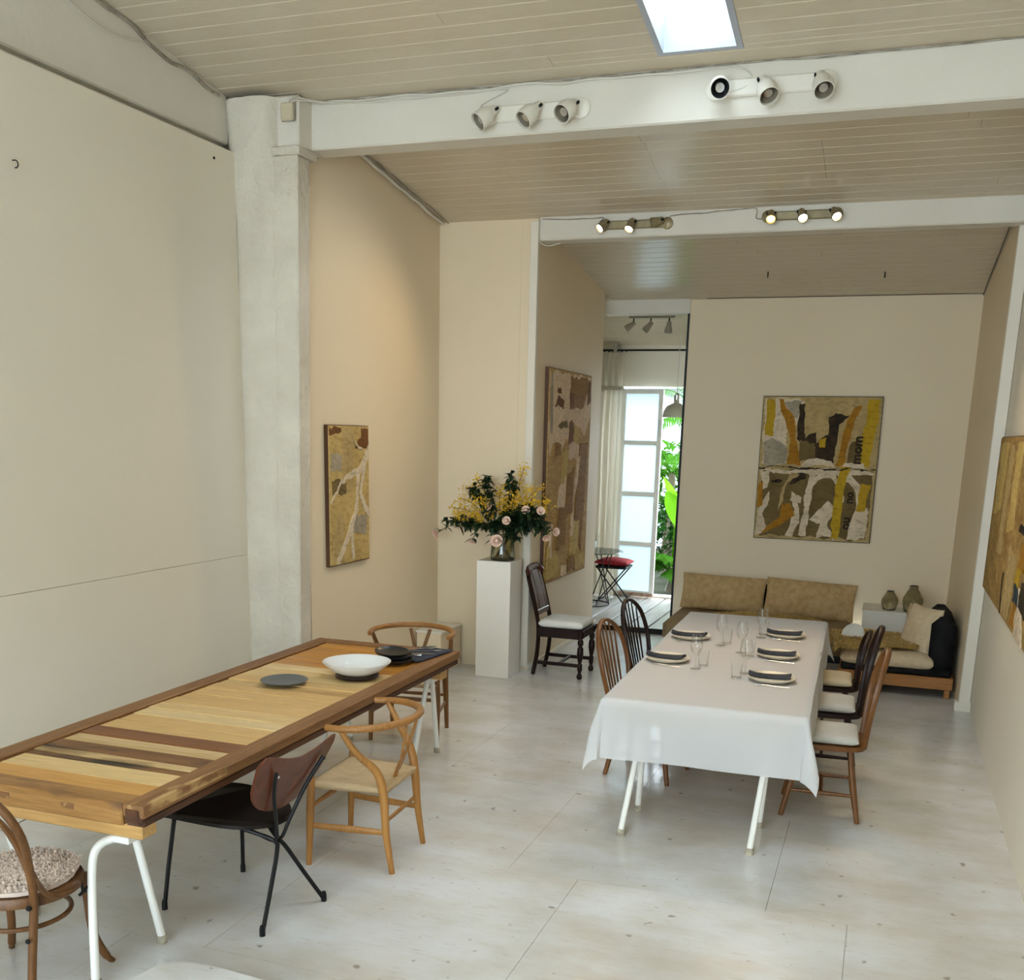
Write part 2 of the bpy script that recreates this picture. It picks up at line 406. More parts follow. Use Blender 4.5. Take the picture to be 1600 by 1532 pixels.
while y < 13.2:
    y2 = min(y+.132+rp.uniform(-.004, .004), 13.2)
    xa, xb = (XL-.05, XR) if y < 6.3 else (XN, XR) if y < 8.5 else (XP, XR) if y < 10.95 else (-4.4, -1.9)
    cuts = [xa]
    if 6.5 < y < 8.5: cuts += [-1.75+rp.choice((0, .012))] if y < 8.0 else []; cuts += [-.62] if 7.3 < y < 8.0 else [rp.uniform(-.2, .5)]
    elif y < 6.3: cuts += [rp.uniform(-3.4, -1.8)] if rp.random() < .45 else []
    elif y > 8.5 and rp.random() < .35: cuts += [rp.uniform(-2, 0)]
    cuts = sorted(cuts)+[xb]
    for a, b in zip(cuts, cuts[1:]):
        for p, q, r, s in holes(a+.0008, b-.0008, y, y2, [SKA, SKB, SKC]):
            if q-p > .02 and s-r > .02: plank(p, q, r, s)
    y = y2
for hx, hy in ((-1.22, 10.15), (-.22, 10.25)): part('hook', MB().tube([(hx, hy, CZ(hy)+.002), (hx, hy, CZ(hy)-.05)], .006, 6), M_blk, ce)
# skylight wells
def skylight(n, S, lab):
    a, b, c, d = S; mb = MB(); z0, z1 = -.006, .27; t = .03
    for x0, x1, y0, y1 in ((a-t, a+.004, c-t, d+t), (b-.004, b+t, c-t, d+t), (a+.004, b-.004, c-t, c+.004), (a+.004, b-.004, d-.004, d+t)):
        vs = [(x, yy, CZ(yy)+zz) for zz in (z0, z1) for x, yy in ((x0, y0), (x1, y0), (x1, y1), (x0, y1))]
        mb.add(vs, [(0, 1, 2, 3), (7, 6, 5, 4), (0, 4, 5, 1), (1, 5, 6, 2), (2, 6, 7, 3), (3, 7, 4, 0)])
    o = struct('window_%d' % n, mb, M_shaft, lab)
    g = MB(); vs = [(x, yy, CZ(yy)+.25) for x, yy in ((a, c), (b, c), (b, d), (a, d))]; g.add(vs, [(0, 1, 2, 3)])
    part('pane', g, M_pane, o)
skylight(1, SKA, 'narrow white skylight well in the boarded ceiling'); skylight(2, SKB, 'added unseen skylight over the front of the room'); skylight(4, SKC, 'added hidden skylight close behind the deep beam')

def wallq(name, pts, t, m, label=None):
    """vertical wall along the ground line p->q with per-end heights; pts=(x0,y0,z0a,z1a),(x1,y1,z0b,z1b); t thickness to the left of p->q"""
    (x0, y0, a0, a1), (x1, y1, b0, b1) = pts
    d = Vector((x1-x0, y1-y0)).normalized(); nrm = Vector((-d.y, d.x))*t
    vs = [(x0, y0, a0), (x1, y1, b0), (x1, y1, b1), (x0, y0, a1)]; vs += [(x+nrm.x, yy+nrm.y, z) for x, yy, z in vs]
    return struct(name, MB().add(vs, [(0, 1, 2, 3), (7, 6, 5, 4), (0, 4, 5, 1), (1, 5, 6, 2), (2, 6, 7, 3), (3, 7, 4, 0)]), m, label)
wl = wallq('wall_left', ((XL, -2.9, 0, CZ(-2.9)), (XL, 6.72, 0, CZ(6.72))), .15, M_white, 'long side wall covered with pale boards')
zs = 1.195
for i, (y0, y1) in enumerate(((-2.85, -.35), (-.35, 2.1), (2.1, 6.15))):
    part('panel', MB().box((XL, y0+.001, zs+.0015), (-4.12, y1-.001, 3.742), .002), M_panel, wl)
    part('panel', MB().box((XL, y0+.001, .005), (-4.121, y1-.001, zs-.0005), .002), M_panel, wl)
part('side_beam', MB().box((XL, -2.9, 3.80), (-4.19, 6.2, CZ(-2.9)), .01), M_beam, wl)
hk = MB().tube(spl([(-4.118, 4.29, 3.27), (-4.095, 4.29, 3.268), (-4.085, 4.29, 3.25), (-4.09, 4.285, 3.235), (-4.098, 4.28, 3.235)], 5), .003, 6)
part('hook', hk, M_blk, wl)
part('screw', MB().lathe([(0, 0), (.009, 0), (.009, .004), (0, .005)], 8, TR(-4.12, 5.93, 3.66) @ RY(pi/2)), M_blk, wl)
# the plastered column
struct('wall_column', MB().box((-4.4, 6.58, 0), (XN-.02, 6.72, CZ(6.58))), M_white)
co = tag(bpy.data.objects.new('column', None), 'rough plastered white column'); co['kind'] = 'structure'; COL.objects.link(co)
def pier():
    mb = MB(); vs, fs = [], []; n, nzv = 40, 70
    for j in range(nzv+1):
        z = CZ(6.4)*j/nzv
        for k in range(n):
            a = 2*pi*k/n; ca, sa = cos(a), sin(a); q = .20/(abs(ca)**2.8+abs(sa)**2.8)**(1/2.8)*(1+.12*max(0, (z-3.4)))
            d = .012*mnoise.noise(Vector((ca*3, sa*3, z*2.2)))+.007*mnoise.noise(Vector((ca*8, sa*8, z*6)))
            vs.append((-4.06+(q+d)*ca+.012*z, 6.32+(q+d)*sa*.9, z))
    for j in range(nzv):
        for k in range(n): fs.append((j*n+k, j*n+(k+1) % n, (j+1)*n+(k+1) % n, (j+1)*n+k))
    return mb.add(vs, fs)
part('shaft', pier(), M_pier, co, 60)
def strip(x0, x1, y0, y1, z0, z1, m):
    mb = MB().box((x0, y0, z0), (x1, y1, z1), .012); mb.v = [(x+(.020*z if x > (x0+x1)/2 else .012*z), yv, z) for x, yv, z in mb.v]; part('flat_strip', mb, m, co)
strip(-3.93, -3.758, 6.18, 6.34, 0, 3.72, M_pier); strip(-3.93, -3.758, 6.20, 6.5, 3.76, 4.06, M_beam)
part('ledge', MB().box((-3.88, 6.17, 3.715), (-3.665, 6.4, 3.765), .006), M_pier, co)
wallq('wall_niche', ((XN, 6.35, 0, CZ(6.35)), (XN, YN, 0, CZ(YN))), .12, M_wall, 'cream recess wall behind the wooden table')
wr = wallq('wall_return', ((XN-.1, YN, 0, CZ(YN)), (XP-.141, YN, 0, CZ(YN))), .12, M_wall, 'cream end wall of the recess')
part('corner_trim', MB().box((XP-.062, YN-.018, .03), (XP+.006, YN+.03, CZ(YN)-.02), .004), M_white, wr)
wp = wallq('wall_projecting', ((XP, YN, 0, CZ(YN)), (XP, 10.72, 0, CZ(10.72))), .14, M_wall, 'cream wall carrying the tall brown painting')
struct('baseboard_projecting', MB().box((XP-.002, YN+.01, 0), (XP+.012, 10.72, .05), .003), M_white)
part('end_cap', MB().box((XP-.04, 10.70, 0), (XP+.03, 10.78, .10), .006), M_white, wp)
bk = wallq('wall_back', ((-2.065, YB, 0, CZ(YB)), (.9, YB, 0, CZ(YB))), .14, M_wall, 'cream end wall with the large abstract painting')
struct('trim_1', MB().box((-2.085, YB-.006, .0), (-2.062, YB+.16, 3.285), .003), M_blk, 'black edge of the doorway')
wallq('wall_right', ((XR, 8.72, 0, CZ(8.72)), (XR, -2.9, 0, CZ(-2.9))), .14, M_panel, 'pale side wall with the wide painting')
wallq('wall_right_far', ((.65, YB, 0, CZ(YB)), (.69, 8.72, 0, CZ(8.72))), .3, M_wall, 'cream side wall behind the daybed')
struct('trim_2', MB().box((.688, 8.66, .07), (.772, 8.735, CZ(8.7)), .005), M_white, 'white pilaster strip')
struct('baseboard_right', MB().box((.66, 8.64, 0), (.78, 8.75, .075), .004), M_white)
b1 = struct('ceiling_beam', MB().box((-3.70, 6.36, 3.778), (XR, 6.56, 4.12), .01), M_beam, 'deep white beam in front of the skylight')
b2 = struct('ceiling_beam', MB().box((XP+.01, 8.54, 3.575), (XR, 8.72, 3.80), .01), M_beam, 'white beam over the long dining table')
struct('ceiling_beam', MB().box((-2.95, 10.98, 3.27), (-2.06, 11.14, 3.45), .006), M_beam, 'white beam over the doorway')
# wall behind the camera; its wide window is invented to let daylight in
fr = struct('wall_front', MB(), M_white, 'wall behind the viewer')
mb = MB()
WX0, WX1, WZ0, WZ1 = -4.0, .6, .2, 3.9
for a, b, c, d in holes(-4.4, .95, 0, 5.4, [(WX0, WX1, WZ0, WZ1)]): mb.box((a, -2.75, c), (b, -2.6, d))
fr.data = mb.mesh('wall_front', M_white)
wn = tag(bpy.data.objects.new('window_3', None), 'added wide window behind the viewer'); wn['kind'] = 'structure'; COL.objects.link(wn)
for z in (WZ0, (WZ0+WZ1)/2-.03, WZ1-.06): part('rail', MB().box((WX0, -2.72, z), (WX1, -2.64, z+.06)), M_white, wn)
wxs = [lerp(WX0, WX1-.06, k/4) for k in range(5)]
for x in wxs: part('mullion', MB().box((x, -2.73, WZ0), (x+.06, -2.63, WZ1)), M_white, wn)
for a, b in zip(wxs, wxs[1:]): part('pane', MB().box((a+.06, -2.682, WZ0+.06), (b, -2.676, WZ1-.06)), M_pane, wn)

# ------------------------------------------------------------------ garden room behind the doorway
dk = struct('floor_deck', MB().box((-4.4, 10.82, -.1), (-1.9, 13.05, .025)), M_blk)
struct('trim_3', MB().box((-2.9, 10.795, 0), (-1.95, 10.82, .055)), M_blk, 'black step riser in the doorway')
x = -4.4
while x < -1.92:
    part('plank', MB().box((x+.010, 10.80, .025), (min(x+.235, -1.9)-.010, 13.05, .06), .004), M_deck, dk); x += .235
YD = 12.98
wd = struct('wall_door', MB(), M_white, 'white wall above the garden door')
mb = MB()
for a, b, c, d in holes(-4.4, -1.9, 0, 3.3, [(-3.32, -1.98, .04, 2.65)]): mb.box((a, YD, c), (b, YD+.12, d))
wd.data = mb.mesh('wall_door', M_white)
struct('wall_deck_left', MB().box((-4.45, 10.7, 0), (-4.35, 13.1, 3.6)), M_white)
struct('wall_deck_right', MB().box((-1.95, 11.13, 0), (-1.85, 13.1, 3.6)), M_white)
struct('wall_deck_front', MB().box((-4.45, 10.72, 0), (-3.02, 10.8, 3.6)), M_white)
struct('trim_4', MB().box((-4.3, YD-.05, .06), (-1.95, YD+.12, .085)), M_white, 'white door sill')
# garden door leaf with four frosted panes
dr = tag(bpy.data.objects.new('door_1', None), 'white framed garden door with four frosted panes'); dr['kind'] = 'structure'; COL.objects.link(dr)
dr.location = (-3.20, YD-.06, .09); dr.rotation_euler = (0, 0, radians(-5))
DW, DH = .53, 2.52
for x0 in (0, DW-.055): part('stile', MB().box((x0, -.02, 0), (x0+.055, .02, DH), .003), M_whitemetal, dr)
zz = [0.0, .62, 1.24, 1.86, DH-.05]
for i, z in enumerate(zz): part('rail', MB().box((.055, -.018, z), (DW-.055, .018, z+.05), .003), M_whitemetal, dr)
for a, b in zip(zz, zz[1:]): part('pane', MB().box((.05, -.004, a+.05), (DW-.05, .004, b)), M_frost, dr)
part('bottom_seal', MB().box((0, -.024, -.012), (DW, .022, .03), .003), mat('rusty_edge', (.40, .20, .12), (.62, .50, .42), 20, rough=.8), dr)
part('latch', MB().box((DW-.04, -.04, 2.06), (DW-.015, -.02, 2.16), .004), M_steel, dr)
# curtain and rail
cr = thing('curtain_rail', 'dark curtain rail across the garden room', 'rail', (-4.3, 12.78, 3.06))
part('rod', MB().tube([(0, 0, 0), (2.35, 0, 0)], .011, 8), M_blk, cr, 1)
part('bracket', MB().box((1.0, -.02, -.03), (1.05, .2, .09), .004), M_steel, cr)
for k in range(9): part('ring', MB().lathe([(.012, -.004), (.018, -.004), (.018, .004), (.012, .004), (.012, -.004)], 10, TR(.72+.055*k, 0, -.008) @ RY(pi/2)), M_blk, cr, 1)
def curtain(w, h, folds, amp, pinch):
    mb = MB(); vs, fs = [], []; n, mz = folds*8, 26
    for j in range(mz+1):
        t = j/mz
        for i in range(n+1):
            u = i/n; a = amp*(1 if t > pinch else .6); vs.append((w*u, a*sin(2*pi*folds*u+.7*sin(t*4))+.01*sin(9*t+u*5), -h*t))
    for j in range(mz):
        for i in range(n): q = j*(n+1)+i; fs.append((q, q+1, q+n+2, q+n+1))
    return mb.add(vs, fs)
cu = thing('curtain', 'floor-length ivory curtain gathered beside the garden door', 'curtain', (-3.66, 12.76, 3.03))
part('heading', curtain(.50, .42, 6, .018, .0), M_curtain, cu, 1, kind=None)
dp = part('drop', curtain(.50, 2.55, 6, .034, .0), M_curtain, cu, 1); dp.location = (0, -.01, -.40)
part('tie_band', MB().box((-.01, -.055, -.44), (.51, .045, -.395), .01), M_curtain, cu)
# ------------------------------------------------------------------ garden
gd = struct('garden_ground', MB().box((-9, 13.1, -.2), (3, 22, -.02)), mat('dark_soil', (.03, .035, .015), (.06, .07, .03), 3, rough=.95))
def leaf(mb, base, d, L, W, droop=.2, n=5, up=Vector((0, 0, 1)), fold=.15):
    base = Vector(base); d = Vector(d).normalized(); s = d.cross(up)
    if s.length < .05: s = d.cross(Vector((1, 0, 0)))
    s.normalize(); vs, fs = [], []; up2 = s.cross(d)
    for i in range(n+1):
        t = i/n; p = base+d*L*t-Vector((0, 0, 1))*droop*L*t*t; wd = W*(sin(pi*min(1, .06+.94*t)**.8)) if i < n else 0
        vs += [p-s*wd/2+up2*fold*wd, p, p+s*wd/2+up2*fold*wd]
    for i in range(n):
        a = i*3; fs += [(a, a+1, a+4, a+3), (a+1, a+2, a+5, a+4)]
    mb.add(vs, fs)
def frond(mbl, mbs, base, d, L, n=26, droop=.5, ll=.34, w=.028):
    base = Vector(base); d = Vector(d).normalized(); pts = []
    for i in range(n+1):
        t = i/n; pts.append(base+d*L*t-Vector((0, 0, 1))*droop*L*t*t)
    mbs.tube(pts[::2]+([pts[-1]] if n % 2 else []), [.012*(1-.7*i/(n/2)) for i in range(len(pts[::2])+(n % 2))], 5)
    for i in range(3, n+1):
        t = i/n; tn = (pts[i]-pts[i-1]).normalized(); s = tn.cross(Vector((0, 0, 1))).normalized()
        for sg in (-1, 1): leaf(mbl, pts[i], (tn*.75+s*sg*.8-Vector((0, 0, .25))), ll*(1-.55*t)*(1.1 if t > .15 else .8), w, .35, 3)
def palm(name, label, base, h, n, L, seed, group=None):
    r = random.Random(seed); t = thing(name, label, 'palm', base, 0, group); lv, st = MB(), MB()
    for k in range(n):
        a = 2*pi*k/n+r.uniform(-.3, .3); e = r.uniform(.35, 1.1)
        frond(lv, st, (0, 0, h), (cos(a)*cos(e), sin(a)*cos(e), sin(e)), L*r.uniform(.8, 1.1))
    part('trunk', MB().tube([(0, 0, 0), (.02, 0, h*.5), (0, 0, h+.05)], [.07, .05, .05], 8), M_stem, t, 1)
    part('leaflets', lv, M_g1, t, kind='stuff'); part('frond_stalks', st, M_g1, t)
palm('palm', 'tall feathery palm outside the garden door', (-3.05, 15.6, 0), 1.5, 11, 1.7, 1)
palm('palm', 'low palm with drooping fronds by the door sill', (-2.68, 14.0, 0), .28, 11, .75, 2)
palm('palm', 'bright palm high behind the pendant lamp', (-2.9, 17.4, 0), 2.3, 12, 1.8, 5)
bp = thing('banana_plant', 'banana plant with one broad lime green leaf', 'plant', (-2.75, 14.6, 0))
part('stalk', MB().tube([(0, 0, 0), (0, 0, .7), (-.02, 0, 1.2)], [.05, .04, .02], 8), M_g3, bp, 1)
for d, L, W, z in (((.10, -.25, .02), .0, 0, 0), ((-.22, -.2, .85), .8, .30, .92), ((.9, .2, .6), .8, .26, .9), ((.2, .9, .8), .9, .28, 1.0)):
    if L: lf = MB(); leaf(lf, (0, 0, z), d, L, W, .18, 9); part('leaf', lf, M_g3, bp, 60)
lf = MB(); leaf(lf, (-.12, -.1, 1.32), (.38, -.3, -.62), .75, .27, .1, 10, Vector((.2, -1, .3))); part('leaf', lf, M_g3, bp, 60)
def shrub(name, label, base, rx, ry, rz, n, L, m, seed, group=None):
    r = random.Random(seed); t = thing(name, label, 'shrub', base, 0, group); mb = MB()
    for k in range(n):
        a, e = r.uniform(0, 2*pi), math.asin(r.uniform(-.3, 1)); q = r.uniform(.5, 1)**.5
        p = Vector((rx*q*cos(a)*cos(e), ry*q*sin(a)*cos(e), rz*(.45+.55*q*sin(e))))
        leaf(mb, p, (cos(a)+r.uniform(-.6, .6), sin(a)+r.uniform(-.6, .6), r.uniform(-.5, .7)), L*r.uniform(.6, 1.2), L*.32, .3, 3)
    part('foliage', mb, m, t, kind='stuff'); st = MB()
    for k in range(5): a = k*1.26; st.tube([(0, 0, 0), (rx*.4*cos(a), ry*.4*sin(a), rz*.6)], [.03, .01], 5)
    part('stems', st, M_stem, t)
shrub('shrub', 'dark leafy shrub filling the lower garden', (-2.75, 15.0, -.05), .75, .5, 1.25, 900, .17, M_g2, 11)
shrub('shrub', 'glossy mid green shrub behind the banana leaf', (-3.3, 16.3, -.05), 1.2, .7, 2.1, 1200, .2, M_g1, 12)
shrub('shrub', 'dark hedge shrub at the back of the garden', (-2.3, 17.2, -.05), 1.5, .8, 1.5, 1200, .2, M_g2, 13)
solo('garden_building', MB().box((-7.5, 19.5, 0), (-1, 19.8, 2.9)).prism([(-8, 19.2), (-.6, 19.2), (-.6, 20.4), (-8, 20.4)], 2.9, 3.0), mat('pale_render', (.30, .32, .32), rough=.8), 'pale building glimpsed past the garden palms', 'building')

# ------------------------------------------------------------------ track lights and cables
def head_mesh(r=.045, L=.125):
    return [(0, 0), (.020, 0), (.026, .012), (.026, .035), (r*.86, .065), (r, .09), (r, L), (r-.004, L), (r-.005, .085), (.02, .045), (0, .045)]
def track_light(label, x0, x1, yf, z, heads, body, on, r=.045, L=.125, bar=.048, ceil=False):
    """wall bar with three swivel heads; heads = [(x, direction)]; on = list of bulb colours or None"""
    t = thing('track_light', label, 'track light', ((x0+x1)/2, yf, z), 0)
    cx = (x0+x1)/2
    if ceil:
        part('bar', MB().box((x0-cx, -.018, -.02), (x1-cx, .018, .004), .004), body, t)
    else:
        part('bar', MB().box((x0-cx, -.022, -bar), (x1-cx, .001, bar), .008), body, t)
        for x in (x0, x1): part('end_disc', MB().lathe([(0, 0), (bar+.012, 0), (bar+.012, .012), (bar, .02), (0, .02)], 20, TR(x-cx, .001, 0) @ RX(pi/2)), body, t, 1)
    for (x, d), b in zip(heads, on):
        d = Vector(d).normalized()
        if ceil:
            part('arm', MB().tube([(x-cx, 0, -.01), (x-cx, 0, -.075)], .008, 6), M_blk, t); o = Vector((x-cx, 0, -.075))
        else:
            o = Vector((x-cx, -.055, .012)); part('arm', MB().tube([(x-cx, -.01, 0), tuple(o)], .016, 8), body, t, 1)
        A = aim(o-d*.02, d)
        h = part('lamp_head', MB().lathe(head_mesh(r, L), 20), body, t, 1, mw=A)
        for s in (-1, 1): part('wing_screw', MB().box((s*.03-.004, -.008, .004), (s*.03+.004, .008, .03), .002), M_blk if not ceil else body, h)
        part('reflector', MB().lathe([(r-.006, L-.012), (.028, .056), (0, .052)], 20), (M_lampin if 'one head' in label and x < -1 else M_lampr) if not b else M_lampw, h, 1)
        bl = part('bulb', MB().lathe([(0, L-.028), (.024, L-.026), (.032, L-.036), (.02, .06)] if not b else [(0, L-.006), (r-.012, L-.008), (r-.008, L-.02), (.02, .06)], 16), b or M_steel, h, 1)
        if b:
            ld = bpy.data.lights.new('bulb_glow', 'SPOT'); ld.energy = 60 if 'recess' in label else 50; ld.color = (1, .70, .39); ld.spot_size = radians(84); ld.spot_blend = 1; ld.shadow_soft_size = .03
            lo = bpy.data.objects.new('bulb_glow', ld); COL.objects.link(lo); lo.parent = h; lo.matrix_local = TR(0, 0, L+.01) @ RX(pi)
    return t
E_w = emit('lit_bulb_white', (1, .97, .92), 5); E_y = emit('lit_bulb_yellow', (1, .86, .30), 3)
track_light('cream three-head spotlight bar on the deep beam beside the junction box cable', -2.46, -1.90, 6.36, 3.895,
            [(-2.42, (-.55, -.62, -.62)), (-2.15, (-.45, -.62, -.68)), (-1.93, (-.32, -.80, -.62))], M_lampw, [None]*3, .054, .155, .045)
track_light('cream three-head spotlight bar under the skylight with one head facing the room', -1.12, -.53, 6.36, 3.93,
            [(-1.10, (.22, -.9, -.42)), (-.86, (.35, -.55, -.75)), (-.56, (.25, -.70, -.80))], M_lampw, [None]*3, .054, .155, .045)
track_light('brassy three-head spotlight bar on the far beam nearer the recess', -2.33, -1.82, 8.54, 3.665,
            [(-2.30, (-.46, -.60, -.60)), (-2.09, (-.16, -.58, -.80)), (-1.86, (-.85, -.4, -.25))], M_lampd, [E_w, E_w, None], .038, .10, .032)
track_light('brassy three-head spotlight bar on the far beam with three lit bulbs', -1.06, -.56, 8.54, 3.68,
            [(-1.03, (.10, -.75, -.7)), (-.81, (.25, -.72, -.72)), (-.58, (.38, -.7, -.7))], M_lampd, [E_y, E_w, E_w], .038, .10, .032)
track_light('small three-head spotlight bar on the garden room ceiling', -2.84, -2.34, 11.62, CZ(11.62)-.002,
            [(-2.79, (-.75, -.2, -.55)), (-2.60, (-.55, -.2, -.7)), (-2.40, (-.05, -.05, -1))], M_lampg, [None]*3, .04, .12, ceil=True)
jb = thing('junction_box', 'yellowed square junction box at the top of the column', 'junction box', (-3.735, 6.178, 3.905))
part('cover', MB().box((-.042, -.032, 0), (.042, 0, .098), .008), M_jbox, jb); part('base', MB().box((-.046, -.012, -.003), (.046, .004, .102), .004), M_cabled, jb)
def wavy(a, b, n, amp, seed, sag=0):
    r = random.Random(seed); a, b = Vector(a), Vector(b)
    return [a.lerp(b, i/n)+Vector((0, r.uniform(-amp, 0), r.uniform(-amp, amp)-sag*sin(pi*i/n))) for i in range(n+1)]
def cable(label, pts, rr, m): solo('cable', MB().tube(spl(pts, 5), rr, 6), m, label, 'cable', smooth=1)
zt = CZ(6.36)
cable('thick white cable running from the junction box along the beam top', [(-3.72, 6.15, 4.0), (-3.69, 6.15, 4.03), (-3.60, 6.34, 4.045)]+wavy((-3.5, 6.348, zt-.015), (-1.2, 6.348, zt-.02), 14, .008, 1), .006, M_cable)
cable('thin white cable looping from the junction box to the beam', [(-3.705, 6.15, 4.0), (-3.66, 6.2, 4.02), (-3.5, 6.345, 4.035)]+wavy((-3.3, 6.348, zt-.035), (-2.35, 6.348, zt-.03), 8, .006, 2)+[(-2.4, 6.345, 4.0), (-2.52, 6.345, 3.95), (-2.5, 6.345, 3.9)], .004, M_cable)
cable('dusty dark cable along the joint above the deep beam', wavy((-3.6, 6.352, zt-.006), (.7, 6.352, zt-.006), 26, .005, 3), .005, M_cabled)
cable('thin white cable curling to the skylight spotlight bar', wavy((-1.3, 6.35, zt-.02), (-1.02, 6.35, zt-.02), 4, .003, 4)+[(-.95, 6.345, zt-.05), (-.93, 6.345, zt-.09), (-.97, 6.34, zt-.13), (-1.08, 6.34, zt-.15)], .004, M_cable)
cable('dusty cable bundle along the side beam by the boards', wavy((-4.18, 3.2, CZ(3.2)-.03), (-4.18, 6.1, CZ(6.1)-.03), 26, .022, 5), .011, M_cabled)
cable('drooping grey cable on the side beam', [(-4.18, 4.4, CZ(4.4)-.03), (-4.18, 4.75, CZ(4.75)-.12), (-4.18, 5.1, CZ(5.1)-.14), (-4.18, 5.4, CZ(5.4)-.05)], .005, M_cable)
cable('pinkish conduit along the top of the recess wall', wavy((-3.725, 6.6, CZ(6.6)-.025), (-3.70, 8.5, CZ(8.5)-.025), 16, .008, 6), .014, M_cable)
cable('thin dusty cable beside the recess conduit', wavy((-3.70, 6.6, CZ(6.6)-.012), (-3.66, 8.53, CZ(8.53)-.012), 16, .006, 7), .005, M_cabled)
cable('thin cable along the top of the far beam', wavy((-2.84, 8.53, 3.73), (-2.33, 8.53, 3.72), 6, .004, 8)+[(-2.36, 8.52, 3.69), (-2.36, 8.52, 3.65), (-2.32, 8.52, 3.64)], .004, M_cabled)
cable('thin cable linking the two far spotlight bars', wavy((-1.8, 8.53, 3.715), (-1.16, 8.53, 3.745), 7, .004, 9)+[(-1.14, 8.53, 3.72), (-1.14, 8.53, 3.67), (-1.06, 8.53, 3.665)], .004, M_cabled)
cable('black strip standing in for the dark gap where the daybed wall meets the ceiling', wavy((.665, 8.78, CZ(8.78)-.012), (.64, 10.97, CZ(10.97)-.012), 14, .006, 10), .004, M_blk)  # no real cable: a dark crack drawn as a thin black tube
cable('white cables bunched at the recess corner', [(XP+.02, 8.53, 3.73), (XP+.02, 8.525, 3.62), (XP+.03, 8.525, 3.56), (XP+.10, 8.525, 3.53), (XP+.2, 8.53, 3.55)], .004, M_cable)

# ------------------------------------------------------------------ reclaimed door table and trestles
def tsocket(mb, p): mb.lathe([(0, 0), (.021, 0), (.021, .035), (0, .036)], 12, TR(p[0], p[1], 0))
def trestle(label, x0, x1, yc, ztop, spread=.19, bent=False, toff=0):
    t = thing('trestle', label, 'trestle', ((x0+x1)/2, yc, 0)); h = (x1-x0)/2
    part('crossbar', MB().box((-h-.16, -.045+toff, ztop-.075), (h+.13, .045+toff, ztop), .006), M_pine, t)
    for sx in (-1, 1):
        for sy in (-1, 1):
            bx = sx*h; bend = [(bx, sy*spread, .03), (bx-.035, sy*(spread*.75), ztop*.4), (bx-.06, sy*(spread*.52), ztop-.19), (bx-.055, sy*.07, ztop-.12), (bx-.02, sy*.03, ztop-.095), (bx+.05, sy*.01, ztop-.085)]
            if sy > 0 or not bent: bend = [(bx, sy*spread, .03), (bx+.03, sy*.03+toff, ztop-.07)]
            part('leg', MB().tube(spl(bend, 6) if len(bend) > 2 else bend, .0165, 10), M_whitemetal, t, 1)
            f = MB(); tsocket(f, bend[0]); part('foot', f, M_foot, t, 1)
        part('clamp', MB().box((sx*h+.0, -.05+toff, ztop-.10), (sx*h+.07, .05+toff, ztop-.072), .004), M_whitemetal, t)
    return t
WT = .71
tb = thing('wooden_table', 'long table made from a reclaimed plank door with dark frame', 'table', (-2.925, 4.40, 0), radians(.6))
hw, hl, th = .50, 1.525, .085
M_rail = wood('brown_frame_timber', (.17, .07, .022), (.30, .145, .05), 1, 8, .5, dark=None)
M_rail2 = wood('dark_frame_timber', (.055, .02, .008), (.12, .045, .016), 1, 8, .5)
M_railn = wood('scuffed_end_timber', (.30, .135, .035), (.44, .23, .07), 0, 8, .5, dark=(.10, .05, .03))
M_flake = mat('flaking_pale_edge', (.50, .31, .12), (.22, .10, .034), 16, (1, .35, 1), rough=.7, lo=.44, hi=.56)
for s in (-1, 1):
    part('side_rail', MB().box((s*hw-(.095 if s > 0 else 0), -hl, WT-.05), (s*hw+(.095 if s < 0 else 0), hl, WT), .006), M_rail, tb)
    part('side_rail', MB().box((s*(hw-.008)-(.08 if s > 0 else 0), -hl+.01, WT-th), (s*(hw-.008)+(.08 if s < 0 else 0), hl-.01, WT-.054), .004), M_rail2, tb)
part('flaked_edge', MB().prism([(hw+.0015, -hl-.001), (hw+.0015, -hl+.52), (hw-.012, -hl+.40), (hw-.02, -hl+.30), (hw-.045, -hl+.22), (hw-.05, -hl+.05), (hw-.07, -hl-.001)], WT-.034, WT+.0012), M_flake, tb, label='flaking pale paint along the rail corner')
part('rail_end', MB().box((hw-.088, -hl-.006, WT-.078), (hw-.012, -hl+.02, WT-.008), .012), M_rail2, tb, label='dark end grain of the rail')
part('end_rail', MB().box((-hw, -hl-.002, WT-th), (hw-.095, -hl+.105, WT-.001), .005), M_railn, tb)
part('end_rail', MB().box((-hw+.095, hl-.10, WT-.05), (hw-.095, hl, WT), .005), M_rail, tb)
for x in (-.14, .16): part('mortise', MB().box((x-.03, -hl-.004, WT-.052), (x+.03, -hl, WT-.028), .003), M_flake, tb)
W_ = {'o': wood('orange_pine', (.56, .27, .06), (.68, .37, .10), 0, 6, .42), 'y': wood('pale_pine', (.64, .42, .17), (.74, .53, .25), 0, 6, .45),
      'z': wood('straw_pine', (.60, .36, .13), (.70, .46, .19), 0, 7, .45), 'k': wood('stained_pine', (.13, .055, .02), (.26, .12, .04), 0, 6, .5, dark=(.018, .014, .008)),
      'g': wood('grey_streaked_pine', (.52, .34, .14), (.68, .50, .27), 0, 6, .5, dark=(.20, .12, .05)), 'r': wood('red_brown_plank', (.15, .05, .014), (.26, .10, .03), 0, 6, .45),
      'x': wood('knotty_straw_pine', (.54, .33, .12), (.66, .45, .20), 0, 7, .45, dark=(.42, .24, .08)), 'w': wood('creamy_pine', (.68, .48, .22), (.76, .57, .30), 0, 6, .45), 'h': wood('honey_plank', (.42, .17, .025), (.60, .28, .05), 0, 6, .36)}
